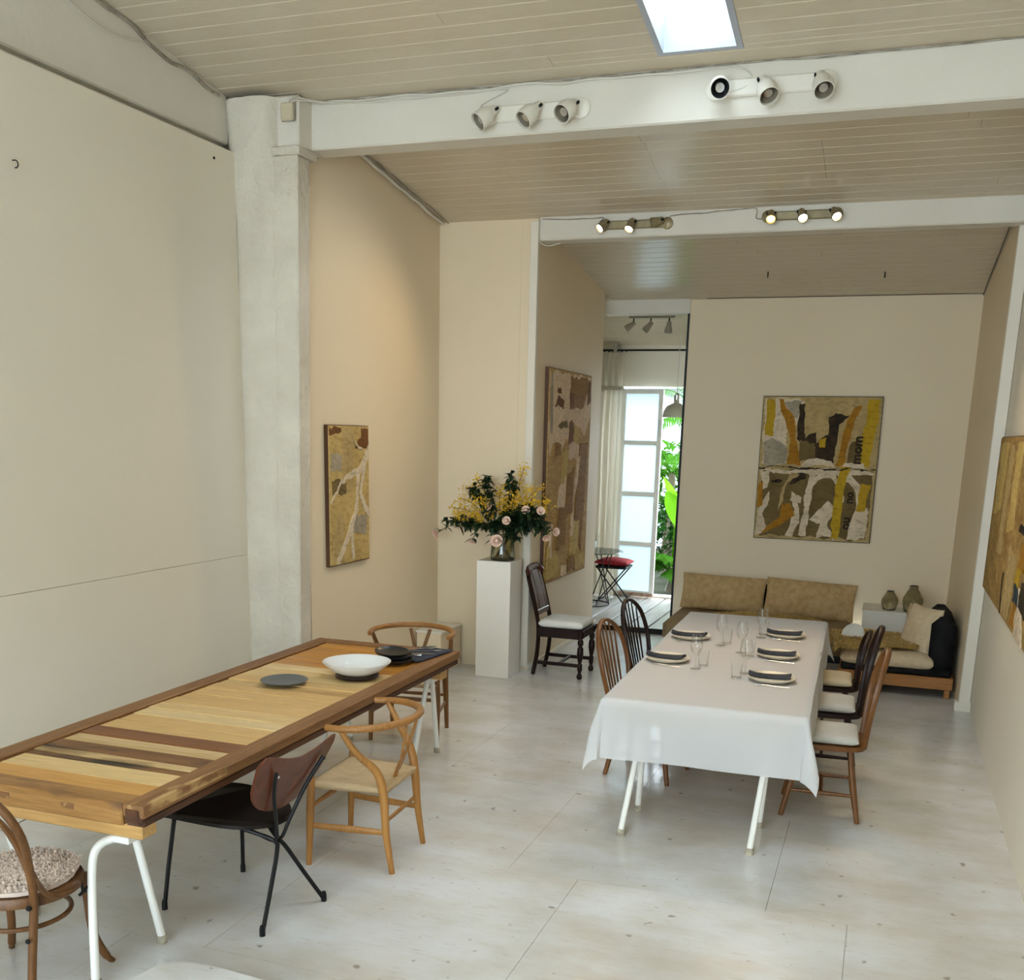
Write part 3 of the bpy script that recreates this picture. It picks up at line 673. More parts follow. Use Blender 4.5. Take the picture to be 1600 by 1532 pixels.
seq = [('o', .115), ('y', .125), ('k', .045), ('g', .05), ('k', .10), ('g', .10), ('r', .11), ('y', .12), ('y', .10), ('z', .10), ('y', .11), ('y', .10), ('z', .09), ('y', .11), ('y', .10), ('z', .10), ('y', .10), ('y', .11), ('z', .09), ('y', .10), ('h', .12), ('h', .12), ('h', .12), ('h', .12), ('h', .12)]
y0 = -hl+.106; tot = sum(s for _, s in seq); sc = (2*hl-.206)/tot; rj = random.Random(5)
for i, (cde, wd_) in enumerate(seq):
    y1 = y0+wd_*sc; dz = -.006-rj.uniform(0, .005)
    o = part('plank', MB().box((-hw+.106+rj.uniform(0, .008), y0+.0018, WT-.035), (hw-.096, y1-.0018, WT+dz), .003), W_[cde] if cde not in 'yz' else rj.choice((W_['y'], W_['z'], W_['x'], W_['w'])), tb); y0 = y1
part('underside_board', MB().box((-hw+.05, -hl+.02, WT-.07), (hw-.06, hl-.02, WT-.038)), M_rail2, tb)
trestle('white tube trestle under the near end of the wooden table', -3.25, -2.60, 2.98, WT-th, bent=True)
trestle('white tube trestle under the far end of the wooden table', -3.26, -2.62, 5.80, WT-th)

# things on the wooden table
TZ = WT+.001
solo('round_plate', MB().lathe([(0, 0), (.085, 0), (.118, .008), (.128, .016), (.125, .018), (.112, .013), (0, .011)], 40), M_slate, 'flat slate grey plate lying alone on the planks', 'plate', (-2.975, 4.735, TZ), smooth=1)
bo = thing('serving_bowl', 'wide white glazed bowl on a dark foot', 'bowl', (-2.69, 5.03, TZ))
part('bowl', MB().lathe([(0, .018), (.10, .018), (.14, .040), (.186, .080), (.190, .087), (.184, .087), (.135, .048), (.09, .030), (0, .028)], 44), M_bowl, bo, 1)
part('foot', MB().lathe([(0, 0), (.118, 0), (.122, .009), (.112, .02), (0, .02)], 36), mat('dark_brown_base', (.02, .008, .005), rough=.5), bo, 1)
dish = [(0, 0), (.07, 0), (.098, .012), (.105, .026), (.101, .027), (.09, .017), (0, .012)]
for k, (dx, dy, lab) in enumerate(((0, 0, 'lowest black dish of the stack beside the white bowl'), (-.008, .01, 'middle black dish of the stack beside the white bowl'), (-.03, .012, 'topmost tilted black dish of the stack beside the white bowl'))):
    o = solo('black_dish', MB().lathe(dish, 36), M_blkplate, lab, 'dish', (-2.655+dx, 5.45+dy, TZ+k*.020), 0, 'stacked black dishes', smooth=1)
    if k == 2: o.rotation_euler = (radians(3), radians(4), 0)
def sheet(mb, w, h, n, m, fz, M=None):
    vs, fs = [], []
    for j in range(m+1):
        for i in range(n+1): x, yv = w*(i/n-.5), h*(j/m-.5); vs.append((x, yv, fz(x, yv)))
    for j in range(m):
        for i in range(n): q = j*(n+1)+i; fs.append((q, q+1, q+n+2, q+n+1))
    return mb.add(vs, fs, M)
nv = lambda x, yv: .005+.003*mnoise.noise(Vector((x*18, yv*18, 1)))
o = solo('folded_napkin', sheet(MB(), .21, .40, 8, 12, nv), M_navy, 'navy napkin under loose cutlery at the table end', 'napkin', (-2.60, 5.70, TZ), radians(-8), smooth=1)
md = o.modifiers.new('t', 'SOLIDIFY'); md.thickness = .005; md.offset = -1
def fork_mesh(L=.19):
    mb = MB(); mb.tube([(0, -L*.5, .002), (0, 0, .003), (0, L*.22, .006), (0, L*.30, .004)], [.004, .003, .0028, .008], 6, .35, (1, 0, 0))
    for k in range(4): x = -.0075+.005*k; mb.tube([(x, L*.29, .004), (x, L*.40, .003), (x, L*.5, .005)], [.0017, .0015, .001], 5)
    return mb
def spoon_mesh(L=.19):
    mb = MB(); mb.tube([(0, -L*.5, .002), (0, 0, .003), (0, L*.18, .007)], [.004, .003, .003], 6, .4, (1, 0, 0))
    mb.pillow(.036, .06, .010, 2, 8, TR(0, L*.33, .008)); return mb
def knife_mesh(L=.21):
    return MB().tube([(0, -L*.5, .003), (0, -L*.1, .004), (0, 0, .004), (0, L*.3, .003), (0, L*.5, .002)], [.006, .006, .0085, .009, .001], 6, .25, (1, 0, 0))
mf, ms, mk = fork_mesh().mesh('fork', M_steel, 1), spoon_mesh().mesh('spoon', M_steel, 1), knife_mesh().mesh('knife', M_steel, 1)
for n, me, x, yv, a, lab in (('fork', mf, -2.66, 5.80, -50, 'upper steel fork lying across the navy napkin'), ('fork', mf, -2.60, 5.76, -62, 'second steel fork lying across the navy napkin'),
                             ('spoon', ms, -2.67, 5.86, -70, 'steel spoon at the outer edge of the navy napkin'), ('knife', mk, -2.60, 5.66, -66, 'steel knife across the middle of the navy napkin'), ('fork', mf, -2.66, 5.60, -74, 'lowest steel fork on the navy napkin by the black dishes')):
    o = solo(n, me, None, lab, n, (x, yv, TZ+.014), radians(a), 'cutlery on the navy napkin')

# ------------------------------------------------------------------ white dining table
DT = .700
def tloc(u, v): return Vector((lerp(-1.31, -1.385, v)+u*1.03, 5.21+v*3.0+u*.06*v, 0))
dt = thing('dining_table', 'long table hidden under the white cloth', 'table', (-.83, 6.71, 0), radians(1.5))
part('table_top', MB().box((-.51, -1.49, DT-.05), (.51, 1.49, DT-.004), .004), M_pine, dt)
part('under_frame', MB().box((-.46, -1.40, DT-.09), (.46, 1.40, DT-.052)), M_pine, dt)
trestle('white tube trestle showing below the front hem of the cloth', -1.15, -.48, 5.25, DT-.09, .20, False, .115)
trestle('white tube trestle under the sofa end of the dining table', -1.22, -.55, 7.9, DT-.09)
def cloth():
    W, L = 1.04, 3.02; ol, orr, of, ob = .30, .27, .335, .27; mb = MB(); vs, fs = [], []; nx, ny = 64, 130; z0 = DT+.001
    for j in range(ny+1):
        for i in range(nx+1):
            x = lerp(-W/2-ol, W/2+orr, i/nx); yv = lerp(-L/2-of, L/2+ob, j/ny)
            cx, cyv = max(-W/2, min(W/2, x)), max(-L/2, min(L/2, yv)); dx, dy = x-cx, yv-cyv; d = sqrt(dx*dx+dy*dy)
            if d < 1e-6: z = z0+.0012*mnoise.noise(Vector((x*2, yv*14, 0))); vs.append((x, yv, z)); continue
            ux, uy = dx/d, dy/d; R = .014; fl = .16 if (dx and dy) else .05
            if d < R*1.5: o = d*.7; dz = d*d/(3*R)*.9
            else: o = R*1.05+(d-R*1.5)*fl; dz = R*.68+(d-R*1.5)*.992
            if dx and dy:
                an = math.atan2(abs(dy), abs(dx)); o += .10*d*sin(2*an)**2; dz *= 1-.10*sin(2*an)**2
            o += .010*sin(x*9+yv*7)*min(1, d/.2)+.012*mnoise.noise(Vector((x*3, yv*3, 2)))*min(1, d/.15)
            vs.append((cx+ux*o, cyv+uy*o, z0-dz))
    for j in range(ny):
        for i in range(nx): q = j*(nx+1)+i; fs.append((q, q+1, q+nx+2, q+nx+1))
    return mb.add(vs, fs)
solo('tablecloth', cloth(), M_cloth, 'thin white tablecloth draped over the dining table', 'tablecloth', (-.83, 6.71, 0), radians(1.5), smooth=60)
CT = DT+.004
places = [((-.524, 5.985), 4, 'by the front hem in the row of three'), ((-.555, 6.675), 3, 'in the middle of the row of three'), ((-.578, 7.43), 2, 'at the sofa end of the row of three'),
          ((-1.186, 7.07), 3, 'at the doorway end of the row of two'), ((-1.186, 6.265), -4, 'by the front hem in the row of two')]
plate_m = MB().lathe([(0, 0), (.095, 0), (.128, .012), (.137, .024), (.133, .026), (.12, .018), (0, .013)], 40).mesh('dinner_plate', M_plate, 1)
def napkin_mesh():
    mb = MB(); vs, fs = [], []; n, m = 18, 6
    for sd in (1, 0):
        for i in range(n+1):
            for j in range(m+1):
                u, v = i/n*2-1, j/m*2-1; z = .016+sd*(.020+.004*mnoise.noise(Vector((u*3, v*3, 1))))*(1-.5*abs(v)**4)+.013*abs(u)**3.2
                vs.append((u*.118, v*.036*(1+.25*u)+.006*sin(u*3), z))
    for sd in (0, 1):
        for i in range(n):
            for j in range(m):
                q = sd*(n+1)*(m+1)+i*(m+1)+j; fs.append((q, q+1, q+m+2, q+m+1))
    N = (n+1)*(m+1); ring = [i*(m+1) for i in range(n+1)]+[n*(m+1)+j for j in range(1, m+1)]+[i*(m+1)+m for i in range(n-1, -1, -1)]+[j for j in range(m-1, 0, -1)]
    for a, b in zip(ring, ring[1:]+ring[:1]): fs.append((a, b, b+N, a+N))
    return mb.add(vs, fs).mesh('napkin', M_napkin, 50)
nap_m = napkin_mesh()
wine_m = MB().lathe([(0, .0), (.034, .0), (.035, .002), (.012, .006), (.0045, .016), (.004, .075), (.010, .086), (.026, .10), (.036, .125), (.038, .148), (.034, .18), (.029, .205)], 28).mesh('wine_glass', M_glass, 1)
tum_m = MB().lathe([(0, .007), (.028, .006), (.0295, .0), (.035, .095)], 28).mesh('tumbler', M_glass, 1)
glassy = [((-.690, 6.10), (-.722, 5.955)), ((-.795, 6.70), (-.728, 6.60)), ((-.735, 7.30), (-.735, 7.42)), ((-.955, 6.90), (-.925, 6.98)), ((-.985, 6.10), (-.955, 6.20))]
for ((px, py), a, where), ((wx, wy), (tx, ty)) in zip(places, glassy):
    solo('dinner_plate', plate_m, None, 'cream stoneware plate '+where, 'plate', (px, py, CT), radians(a), 'place settings on the white cloth')
    solo('napkin', nap_m, None, 'folded charcoal napkin on the plate '+where, 'napkin', (px-.012, py-.01, CT), radians(a-5), 'place settings on the white cloth')
    solo('wine_glass', wine_m, None, 'stemmed wine glass '+where, 'glass', (wx, wy, CT), 0, 'place settings on the white cloth')
    solo('tumbler', tum_m, None, 'plain water tumbler '+where, 'glass', (tx, ty, CT), 0, 'place settings on the white cloth')
    solo('fork', mf, None, 'steel fork in front of the plate '+where, 'fork', (px+.02, py-.165, CT+.001), radians(a+82), 'place settings on the white cloth')
    solo('spoon', ms, None, 'steel spoon behind the plate '+where, 'spoon', (px-.03, py+.165, CT+.001), radians(a+95), 'place settings on the white cloth')

# ------------------------------------------------------------------ chairs (local: front towards +y, back towards -y)
def windsor(label, loc, rz, m, hb=.95, pad=None, padlab=None, group='spindle chairs at the dining table', rake=.07):
    t = thing('spindle_chair', label, 'chair', loc, rz, group); sh = .43
    out = [(-.14, -.20), (-.185, -.12), (-.20, .02), (-.205, .15), (-.18, .20), (0, .215), (.18, .20), (.205, .15), (.20, .02), (.185, -.12), (.14, -.20), (0, -.225)]
    po = [(p.x, p.y) for p in spl([(x, yv, 0) for x, yv in out], 4, True)]
    part('seat', MB().prism(po, sh-.028, sh), m, t)
    for sx in (-1, 1):
        for sy in (-1, 1): part('leg', MB().tube([(sx*.13, sy*.13, sh-.02), (sx*.16, sy*.165, .2), (sx*.185, sy*.205, 0)], [.013, .019, .014], 10), m, t, 1)
        part('stretcher', MB().tube([(sx*.168, -.178, .15), (sx*.168, 0, .15), (sx*.168, .178, .15)], [.009, .013, .009], 8), m, t, 1)
    part('cross_stretcher', MB().tube([(-.168, 0, .15), (0, 0, .15), (.168, 0, .15)], [.008, .012, .008], 8), m, t, 1)
    lean = rake*(hb-sh)/.52
    bk = lambda x, z: (x, -.19-lean*((z-sh)/(hb-sh))+.04*(1-(x/.2)**2)*-.6, z)
    hp = [bk(-.135, sh-.01), bk(-.185, sh+.15*(hb-sh)/.52), bk(-.197, sh+.29*(hb-sh)/.52), bk(-.165, sh+.42*(hb-sh)/.52), bk(-.09, hb-.025), bk(0, hb), bk(.09, hb-.025), bk(.165, sh+.42*(hb-sh)/.52), bk(.197, sh+.29*(hb-sh)/.52), bk(.185, sh+.15*(hb-sh)/.52), bk(.135, sh-.01)]
    part('hoop', MB().tube(spl(hp, 6), .0165, 8, .75, (0, 1, 0)), m, t, 1)
    for k in range(5):
        x = -.10+.05*k; zt_ = hb-.012-.085*(abs(x)/.10)**2*.6
        part('spindle', MB().tube([bk(x*.8, sh-.01), bk(x*.95, (sh+hb)/2), bk(x*1.1, zt_)], [.008, .0125, .008], 6, .5, (1, 0, 0)), m, t, 1)
    if pad:
        part('seat_pad', MB().pillow(.37, .38, .055, 8, 14, TR(0, .015, sh+.026)), pad, t, 60, padlab)
    return t
windsor('honey brown spindle chair with pale pad nearest the front hem by the painting wall', (-.195, 5.90, 0), radians(93), M_elm, .95, M_pad)
windsor('tall dark brown spindle chair with pale pad in the middle by the painting wall', (-.235, 6.62, 0), radians(92), M_dark, .955, M_pad)
windsor('low dark spindle chair with oatmeal pad nearest the daybed', (-.28, 7.34, 0), radians(92), M_dark, .80, mat('oatmeal_pad', (.56, .47, .30), (.62, .53, .36), 6, rough=.9))
windsor('honey brown spindle chair at the row of two near the front hem', (-1.255, 6.15, 0), radians(-99), M_elm, .935, rake=.125)
windsor('dark brown spindle chair at the row of two by the doorway', (-1.305, 6.98, 0), radians(-99), M_dark, .94, rake=.125)

def wishbone(label, loc, rz, m, mr):
    t = thing('wishbone_chair', label, 'chair', loc, rz, 'woven-seat armchairs at the wooden table'); sh = .415; rt = .715
    fl, rl = [(-.232, .215), (.232, .215)], [(-.20, -.205), (.20, -.205)]
    for x, yv in fl: part('leg', MB().tube([(x, yv, 0), (x*.985, yv-.012, sh*.7), (x*.97, yv-.02, sh+.03), (x*.97, yv-.02, sh+.045)], [.013, .0205, .017, .010], 12), m, t, 1)
    for x, yv in rl:
        s = 1 if x > 0 else -1
        part('leg', MB().tube(spl([(x, yv, 0), (x*1.0, yv+.03, .2), (x*.98, yv+.045, sh-.02), (x*1.05, yv+.075, sh+.09), (s*.255, yv+.15, sh+.18), (s*.275, yv+.22, rt-.012)], 5), [lerp(.0135, .0215, min(1, i/9)) if i < 12 else lerp(.0215, .013, (i-12)/13) for i in range(26)], 12), m, t, 1)
    arc = [Vector((.285*sin(a)*1.0, -.245+.255*(1-cos(a)), rt+.012*cos(a))) for a in [radians(-108+216*k/30) for k in range(31)]]
    part('top_rail', MB().tube(arc, [.013+.005*sin(pi*k/30)+.003*(abs(k-15)/15) for k in range(31)], 10, 1.05, (0, 0, 1)), mr, t, 60)
    part('splat', MB().tube(spl([(0, -.135, sh), (0, -.165, sh+.08), (.0, -.19, sh+.13)], 4), .016, 8, .55, (1, 0, 0)), m, t, 1)
    for s in (-1, 1): part('splat_arm', MB().tube(spl([(s*.006, -.155, sh+.04), (s*.025, -.185, sh+.13), (s*.07, -.225, rt-.012)], 4), .0125, 8, .5, (1, 0, 0)), m, t, 1)
    A = [(-.225, .195), (.225, .195)]; B = [(-.196, -.165), (.196, -.165)]
    def rail(n, p, q, z, r=.013, hgt=1.6): part(n, MB().tube([(p[0], p[1], z), ((p[0]+q[0])/2, (p[1]+q[1])/2, z), (q[0], q[1], z)], [r*.75, r, r*.75], 8, 1/hgt, (0, 0, 1)), m, t, 1)
    for k in (0, 1): rail('side_stretcher', A[k], B[k], .20, .019, 2.2)
    rail('front_stretcher', A[0], A[1], .30, .016, 1.8); rail('rear_stretcher', B[0], B[1], .25, .013, 1.6)
    st = MB(); vs, fs = [], []; n = 20
    for j in range(n+1):
        v = j/n
        for i in range(n+1):
            u = i/n; w_ = lerp(.225, .196, v); x = lerp(-w_, w_, u); yv = lerp(.215, -.175, v)
            e = min(u, 1-u, v, 1-v); dip = -.022*min(1, e*3.0)+.0035*(1 if abs(u-.5) > abs(v-.5) else -1)*min(1, e*6)
            vs.append((x, yv, sh+.008+dip-(.012 if e == 0 else 0)))
    for j in range(n):
        for i in range(n): q = j*(n+1)+i; fs.append((q, q+1, q+n+2, q+n+1))
    st.add(vs, fs); se = part('seat', st, M_cord, t, 60); md = se.modifiers.new('t', 'SOLIDIFY'); md.thickness = .03
    return t
wishbone('honey oak armchair with woven cord seat at the table side', (-2.255, 4.33, 0), radians(93), M_oakA, M_oakX)
wishbone('amber oak armchair with woven seat at the far table end', (-2.955, 6.32, 0), radians(190), M_oakD, M_oakX)

def ply_chair():
    t = thing('plywood_chair', 'black steel rod chair with red-brown plywood back and dark seat', 'chair', (-2.47, 3.61, 0), radians(80)); sh = .42
    po = [(p.x, p.y) for p in spl([(-.235, .30, 0), (-.20, .33, 0), (0, .335, 0), (.20, .33, 0), (.235, .30, 0), (.225, .12, 0), (.17, -.08, 0), (.08, -.17, 0), (0, -.19, 0), (-.08, -.17, 0), (-.17, -.08, 0), (-.225, .12, 0)], 4, True)]
    mb = MB(); mb.prism(po, -.008, .008); mb.v = [(x, yv, z+sh+.05*(x/.235)**2*.4-.02*max(0, yv-.2)*4+.03*max(0, -yv-.05)) for x, yv, z in mb.v]
    part('seat', mb, M_seatblk, t)
    bm_ = MB(); vs, fs = [], []; nu, nv_ = 20, 12
    for sd in (0, 1):
        for j in range(nv_+1):
            v = j/nv_
            for i in range(nu+1):
                u = i/nu*2-1; uu = sqrt(max(0, 1-abs(u)**3.2)); mid = .155+.045*abs(u)**1.5
                top = mid+(.075-.035*(1-u*u))*uu**.6; bot = mid-.215*uu
                z = lerp(bot, top, v)
                vs.append((u*.232, -.175-.13*(z/.24)-.03*(1-u*u)-sd*.012, sh+.125+z))
    N = (nu+1)*(nv_+1)
    for sd in (0, 1):
        for j in range(nv_):
            for i in range(nu): q = sd*N+j*(nu+1)+i; fs.append((q, q+1, q+nu+2, q+nu+1))
    ring = list(range(nu+1))+[j*(nu+1)+nu for j in range(1, nv_+1)]+[nv_*(nu+1)+i for i in range(nu-1, -1, -1)]+[j*(nu+1) for j in range(nv_-1, 0, -1)]
    for a, b in zip(ring, ring[1:]+ring[:1]): fs.append((a, b, b+N, a+N))
    part('backrest', bm_.add(vs, fs), M_teak, t, 40)
    J = (0, -.175, .335)
    for s in (-1, 1):
        part('front_leg', MB().tube(spl([(s*.03, -.06, .395), (s*.12, .05, .40), (s*.20, .21, .40), (s*.215, .245, .38), (s*.235, .275, .0)], 6) if False else [(s*.20, .23, sh-.01), (s*.222, .255, .2), (s*.238, .275, .015)], .0095, 8), M_blk, t, 1)
        part('rear_leg', MB().tube(spl([(s*.09, .02, .398), (s*.05, -.09, .37), (s*.014, -.165, .338), (s*.03, -.19, .30), (s*.11, -.22, .157), (s*.195, -.25, .012)], 6), .0095, 8), M_blk, t, 1)
        part('back_rod', MB().tube(spl([(s*.075, -.02, .405), (s*.035, -.10, .36), (s*.016, -.172, .345), (s*.045, -.205, .44), (s*.10, -.25, .58), (s*.145, -.307, .70)], 6), .0085, 8), M_blk, t, 1)
        part('bolt', MB().lathe([(0, 0), (.006, 0), (.006, .004), (0, .005)], 8, TR(s*.145, -.316, .69) @ RX(pi/2)), M_steel, t)
        for p in ((s*.238, .275), (s*.196, -.25)): part('rubber_foot', MB().lathe([(0, 0), (.0125, 0), (.0125, .03), (.009, .045), (0, .045)], 10, TR(p[0], p[1], 0)), M_blk, t, 1)
ply_chair()

def fur(mb, sampler, n, L, seed, w=.006):
    r = random.Random(seed)
    for k in range(n):
        p, nr = sampler(r); a = r.uniform(0, 2*pi); d = (nr+Vector((cos(a), sin(a), r.uniform(-.3, .2)))*r.uniform(.5, 1.1)).normalized()
        s = Vector((cos(a+1.3), sin(a+1.3), .2))*w; q = p+d*L*r.uniform(.5, 1.1); mid = (p+q)/2+nr*L*.12
        mb.add([p-s, p+s, mid+s*.8, mid-s*.8, q-Vector((0, 0, L*.2))], [(0, 1, 2, 3), (3, 2, 4)])
def bentwood():
    t = thing('bentwood_chair', 'worn bentwood chair with fluffy wool seat pad at the near table end', 'chair', (-2.875, 2.76, 0), radians(8)); sh = .43
    part('seat', MB().lathe([(0, sh-.02), (.185, sh-.022), (.205, sh-.02), (.212, sh-.035), (.212, sh-.055), (.195, sh-.06), (.19, sh-.035), (0, sh-.03)], 40), M_bent, t, 1)
    ht = .86
    hp = [(-.155, -.215, 0), (-.155, -.185, .2), (-.165, -.165, sh-.02), (-.185, -.20, sh+.12), (-.195, -.235, sh+.24), (-.165, -.265, ht-.09), (-.09, -.28, ht-.02), (0, -.285, ht), (.09, -.28, ht-.02), (.165, -.265, ht-.09), (.195, -.235, sh+.24), (.185, -.20, sh+.12), (.165, -.165, sh-.02), (.155, -.185, .2), (.155, -.215, 0)]
    part('back_hoop', MB().tube(spl(hp, 6), .0155, 10), M_bent, t, 1)
    ip = [(-.168, -.185, sh+.10), (-.155, -.21, sh+.20), (-.12, -.235, sh+.29), (-.06, -.245, sh+.335), (0, -.248, sh+.345), (.06, -.245, sh+.335), (.12, -.235, sh+.29), (.155, -.21, sh+.20), (.168, -.185, sh+.10)]
    part('inner_hoop', MB().tube(spl(ip, 6), .0115, 8), M_bent, t, 1)
    for s in (-1, 1):
        part('hip_brace', MB().tube(spl([(s*.18, -.185, sh+.10), (s*.188, -.15, sh+.02), (s*.20, -.10, sh-.03), (s*.214, -.03, sh-.04)], 6), .011, 8), M_bent, t, 1)
        part('front_leg', MB().tube(spl([(s*.165, .125, sh-.04), (s*.172, .13, .28), (s*.178, .14, .14), (s*.205, .165, .04), (s*.225, .185, .0)], 6), [.017]*10+[.0155]*10+[.012]*5, 10), M_bent, t, 1)
        part('knob', MB().lathe([(0, 0), (.011, 0), (.009, .005), (0, .006)], 10, TR(s*.16, -.188, sh-.04) @ RX(pi/2)), M_blk, t, 1)
        part('knob', MB().lathe([(0, 0), (.010, 0), (.008, .005), (0, .006)], 10, TR(s*.157, -.203, .27) @ RX(pi/2)), M_blk, t, 1)
    part('ring_stretcher', MB().tube([(.165*cos(a), .165*sin(a)-.012, .28) for a in [2*pi*k/36 for k in range(37)]], .0095, 8), M_bent, t, 1)
    wl_ = MB().pillow(.37, .37, .03, 6, 10, TR(0, .01, sh-.006)); 
    def sm(r):
        a, q = r.uniform(0, 2*pi), .195*sqrt(r.random()); return Vector((q*cos(a), .005+q*sin(a), sh+.004)), Vector((0, 0, 1))
    wl_ = MB().lathe([(0, sh-.018), (.185, sh-.018), (.19, sh), (0, sh+.006)], 24); fur(wl_, sm, 5200, .026, 4, .0035)
    part('wool_pad', wl_, M_wool, t, kind='stuff', label='pinkish white fluffy wool pad')
    part('tie', MB().tube(spl([(.20, .06, sh-.05), (.215, .05, sh-.075), (.205, .09, sh-.085), (.225, .07, sh-.06), (.20, .04, sh-.09)], 5), .006, 6), M_blk, t, 1)
bentwood()

def antique():
    t = thing('antique_chair', 'dark mahogany chair with turned legs and white box cushion by the wall', 'chair', (-2.545, 8.60, 0), radians(-90)); sh = .42
    for s in (-1, 1):
        part('rear_leg', MB().tube(spl([(s*.165, -.235, 0), (s*.168, -.20, .2), (s*.168, -.195, sh), (s*.168, -.225, .58), (s*.165, -.285, .80), (s*.155, -.315, .91)], 4), .019, 4, 1, (0, 1, 0)), M_ant, t)
        prof = [(0, 0), (.018, 0), (.026, .02), (.018, .045), (.013, .055), (.022, .085), (.022, .13), (.014, .14), (.02, .16), (.029, .22), (.026, .27), (.014, .29), (.024, .30), (.027, .325), (.018, .35), (.014, .355), (.026, .36), (.026, sh-.01), (0, sh-.01)]
        part('front_leg', MB().lathe(prof, 16, TR(s*.185, .195, 0)), M_ant, t, 1)
        part('side_rail', MB().box((s*.18-.014, -.20, sh-.075), (s*.18+.014, .20, sh-.005), .003), M_ant, t)
        part('side_stretcher', MB().box((s*.178-.010, -.20, .10), (s*.178+.010, .195, .13), .003), M_ant, t)
    part('front_rail', MB().box((-.18, .182, sh-.07), (.18, .21, sh-.005), .003), M_ant, t); part('rear_rail', MB().box((-.165, -.212, sh-.07), (.165, -.185, sh-.005), .003), M_ant, t)
    part('cross_stretcher', MB().box((-.175, -.012, .105), (.175, .012, .128), .003), M_ant, t)
    part('seat', MB().box((-.20, -.20, sh-.008), (.20, .215, sh+.006), .004), M_ant, t)
    bkf = lambda z: -.195-.12*((z-sh)/.49)**1.3
    for name, xs in (('back_splat', (-.075, .075)), ('back_side_panel', (-.165, -.092)), ('back_side_panel', (.092, .165))):
        mb = MB(); vs = []
        for i in range(9):
            z = lerp(sh+.12, .90, i/8); cv = .018*(1-abs(i-4)/4); b = bkf(z)
            vs += [(xs[0]-cv*.3, b-.011, z), (xs[1]+cv*.3, b-.011, z), (xs[1]+cv*.3, b+.011, z), (xs[0]-cv*.3, b+.011, z)]
        fs = [(i*4+k, i*4+(k+1) % 4, i*4+4+(k+1) % 4, i*4+4+k) for i in range(8) for k in range(4)]+[(3, 2, 1, 0), (32, 33, 34, 35)]
        part(name, mb.add(vs, fs), M_antr, t)
    part('crest_rail', MB().tube(spl([(-.175, bkf(.87)+.012, .87), (-.14, bkf(.91), .915), (-.05, bkf(.925), .925), (.05, bkf(.925), .925), (.14, bkf(.91), .915), (.175, bkf(.87)+.012, .87)], 5), .028, 8, .6, (0, 0, 1)), M_antr, t, 1)
    part('lower_back_rail', MB().box((-.165, -.235, sh+.10), (.165, -.205, sh+.15), .004), M_antr, t)
    part('box_cushion', MB().pillow(.385, .40, .07, 14, 14, TR(0, .01, sh+.04)), M_linen, t, 60, 'white box seat cushion')
antique()

# ------------------------------------------------------------------ pedestal and flowers
solo('pedestal', MB().box((-.152, -.145, 0), (.152, .145, 1.0), .002), M_plinth, 'tall white square pedestal carrying the flowers', 'pedestal', (-3.065, 8.31, 0))
VX, VY, VZ = -3.035, 8.30, 1.001
vs_ = thing('flower_vase', 'squat olive glass vase full of crossing stems', 'vase', (VX, VY, VZ))
part('glass_body', MB().lathe([(0, .004), (.098, .004), (.104, .012), (.103, .06), (.096, .14), (.088, .19), (.086, .205)], 32), M_vaseglass, vs_, 1)
part('base', MB().lathe([(0, 0), (.10, 0), (.104, .012), (.095, .018), (0, .018)], 32), M_vaseglass, vs_, 1)
part('rim', MB().lathe([(.084, .20), (.088, .20), (.089, .208), (.085, .209), (.084, .20)], 32), M_vaseglass, vs_, 1)
rf = random.Random(21)
def stem_path(tip, droop=0):
    """from the vase floor through its neck to a tip given relative to the vase"""
    tip = Vector(tip); a = math.atan2(tip.y, tip.x)+rf.uniform(-.4, .4); foot = Vector((-.07*cos(a), -.07*sin(a), .02)); neck = Vector((.055*cos(a), .055*sin(a), .205))
    mid = neck.lerp(tip, .55)+Vector((0, 0, .06+droop)); return spl([foot, neck, mid, tip], 7)
def leaf_small(mb, p, d, L, W): leaf(mb, p, d, L, W, .25, 4, Vector((.1, .2, 1)), .2)
def rose_mesh():
    mb = MB(); r = random.Random(3)
    for ring, (n, rr, hh, op) in enumerate(((5, .014, .030, .1), (6, .024, .032, .45), (7, .032, .026, .9))):
        for k in range(n):
            a = 2*pi*k/n+ring*.5; vs, fs = [], []
            for j in range(4):
                t = j/3
                for i in range(4):
                    b = a+(i/3-.5)*2*pi/n*1.35; q = rr*(.35+.65*t**.6)*(1+op*.35*t*t); vs.append((q*cos(b), q*sin(b), hh*(t-.3*op*t*t)))
            for j in range(3):
                for i in range(3): q = j*4+i; fs.append((q, q+1, q+5, q+4))
            mb.add(vs, fs)
    mb.lathe([(0, .024), (.010, .022), (.014, .012), (.008, 0), (0, 0)], 8); return mb.mesh('blossom', M_rose, 1)
rose_m = rose_mesh()
roses = [((-.60, -.02, .20), (-.5, -.6, -.4), 'wide-open pale rose at the far tip of the drooping side branch'), ((-.235, -.12, .165), (-.1, -.5, -.9), 'pale rose hanging below the drooping side branch'),
         ((.012, -.17, .175), (.1, -.9, .2), 'large pink rose hanging over the vase rim'), ((-.035, -.15, .165), (-.6, -.7, .1), 'half-hidden pink rose on the vase rim'), ((.09, -.17, .345), (.2, -1, .3), 'pink rose in the middle of the dark leaves'),
         ((.235, -.10, .435), (.1, -1, .3), 'pink rose high beside the tall brown painting'), ((.345, -.06, .43), (.5, -.8, .3), 'pink rose bud next to the high rose by the painting'), ((.415, -.10, .225), (.4, -.6, -.5), 'drooping blush rose low before the brown painting'),
         ((.485, -.08, .27), (.7, -.5, 0), 'outermost small blush rose before the brown painting'), ((-.11, -.05, .44), (-.3, -.8, .5), 'peach rose among the yellow sprays')]
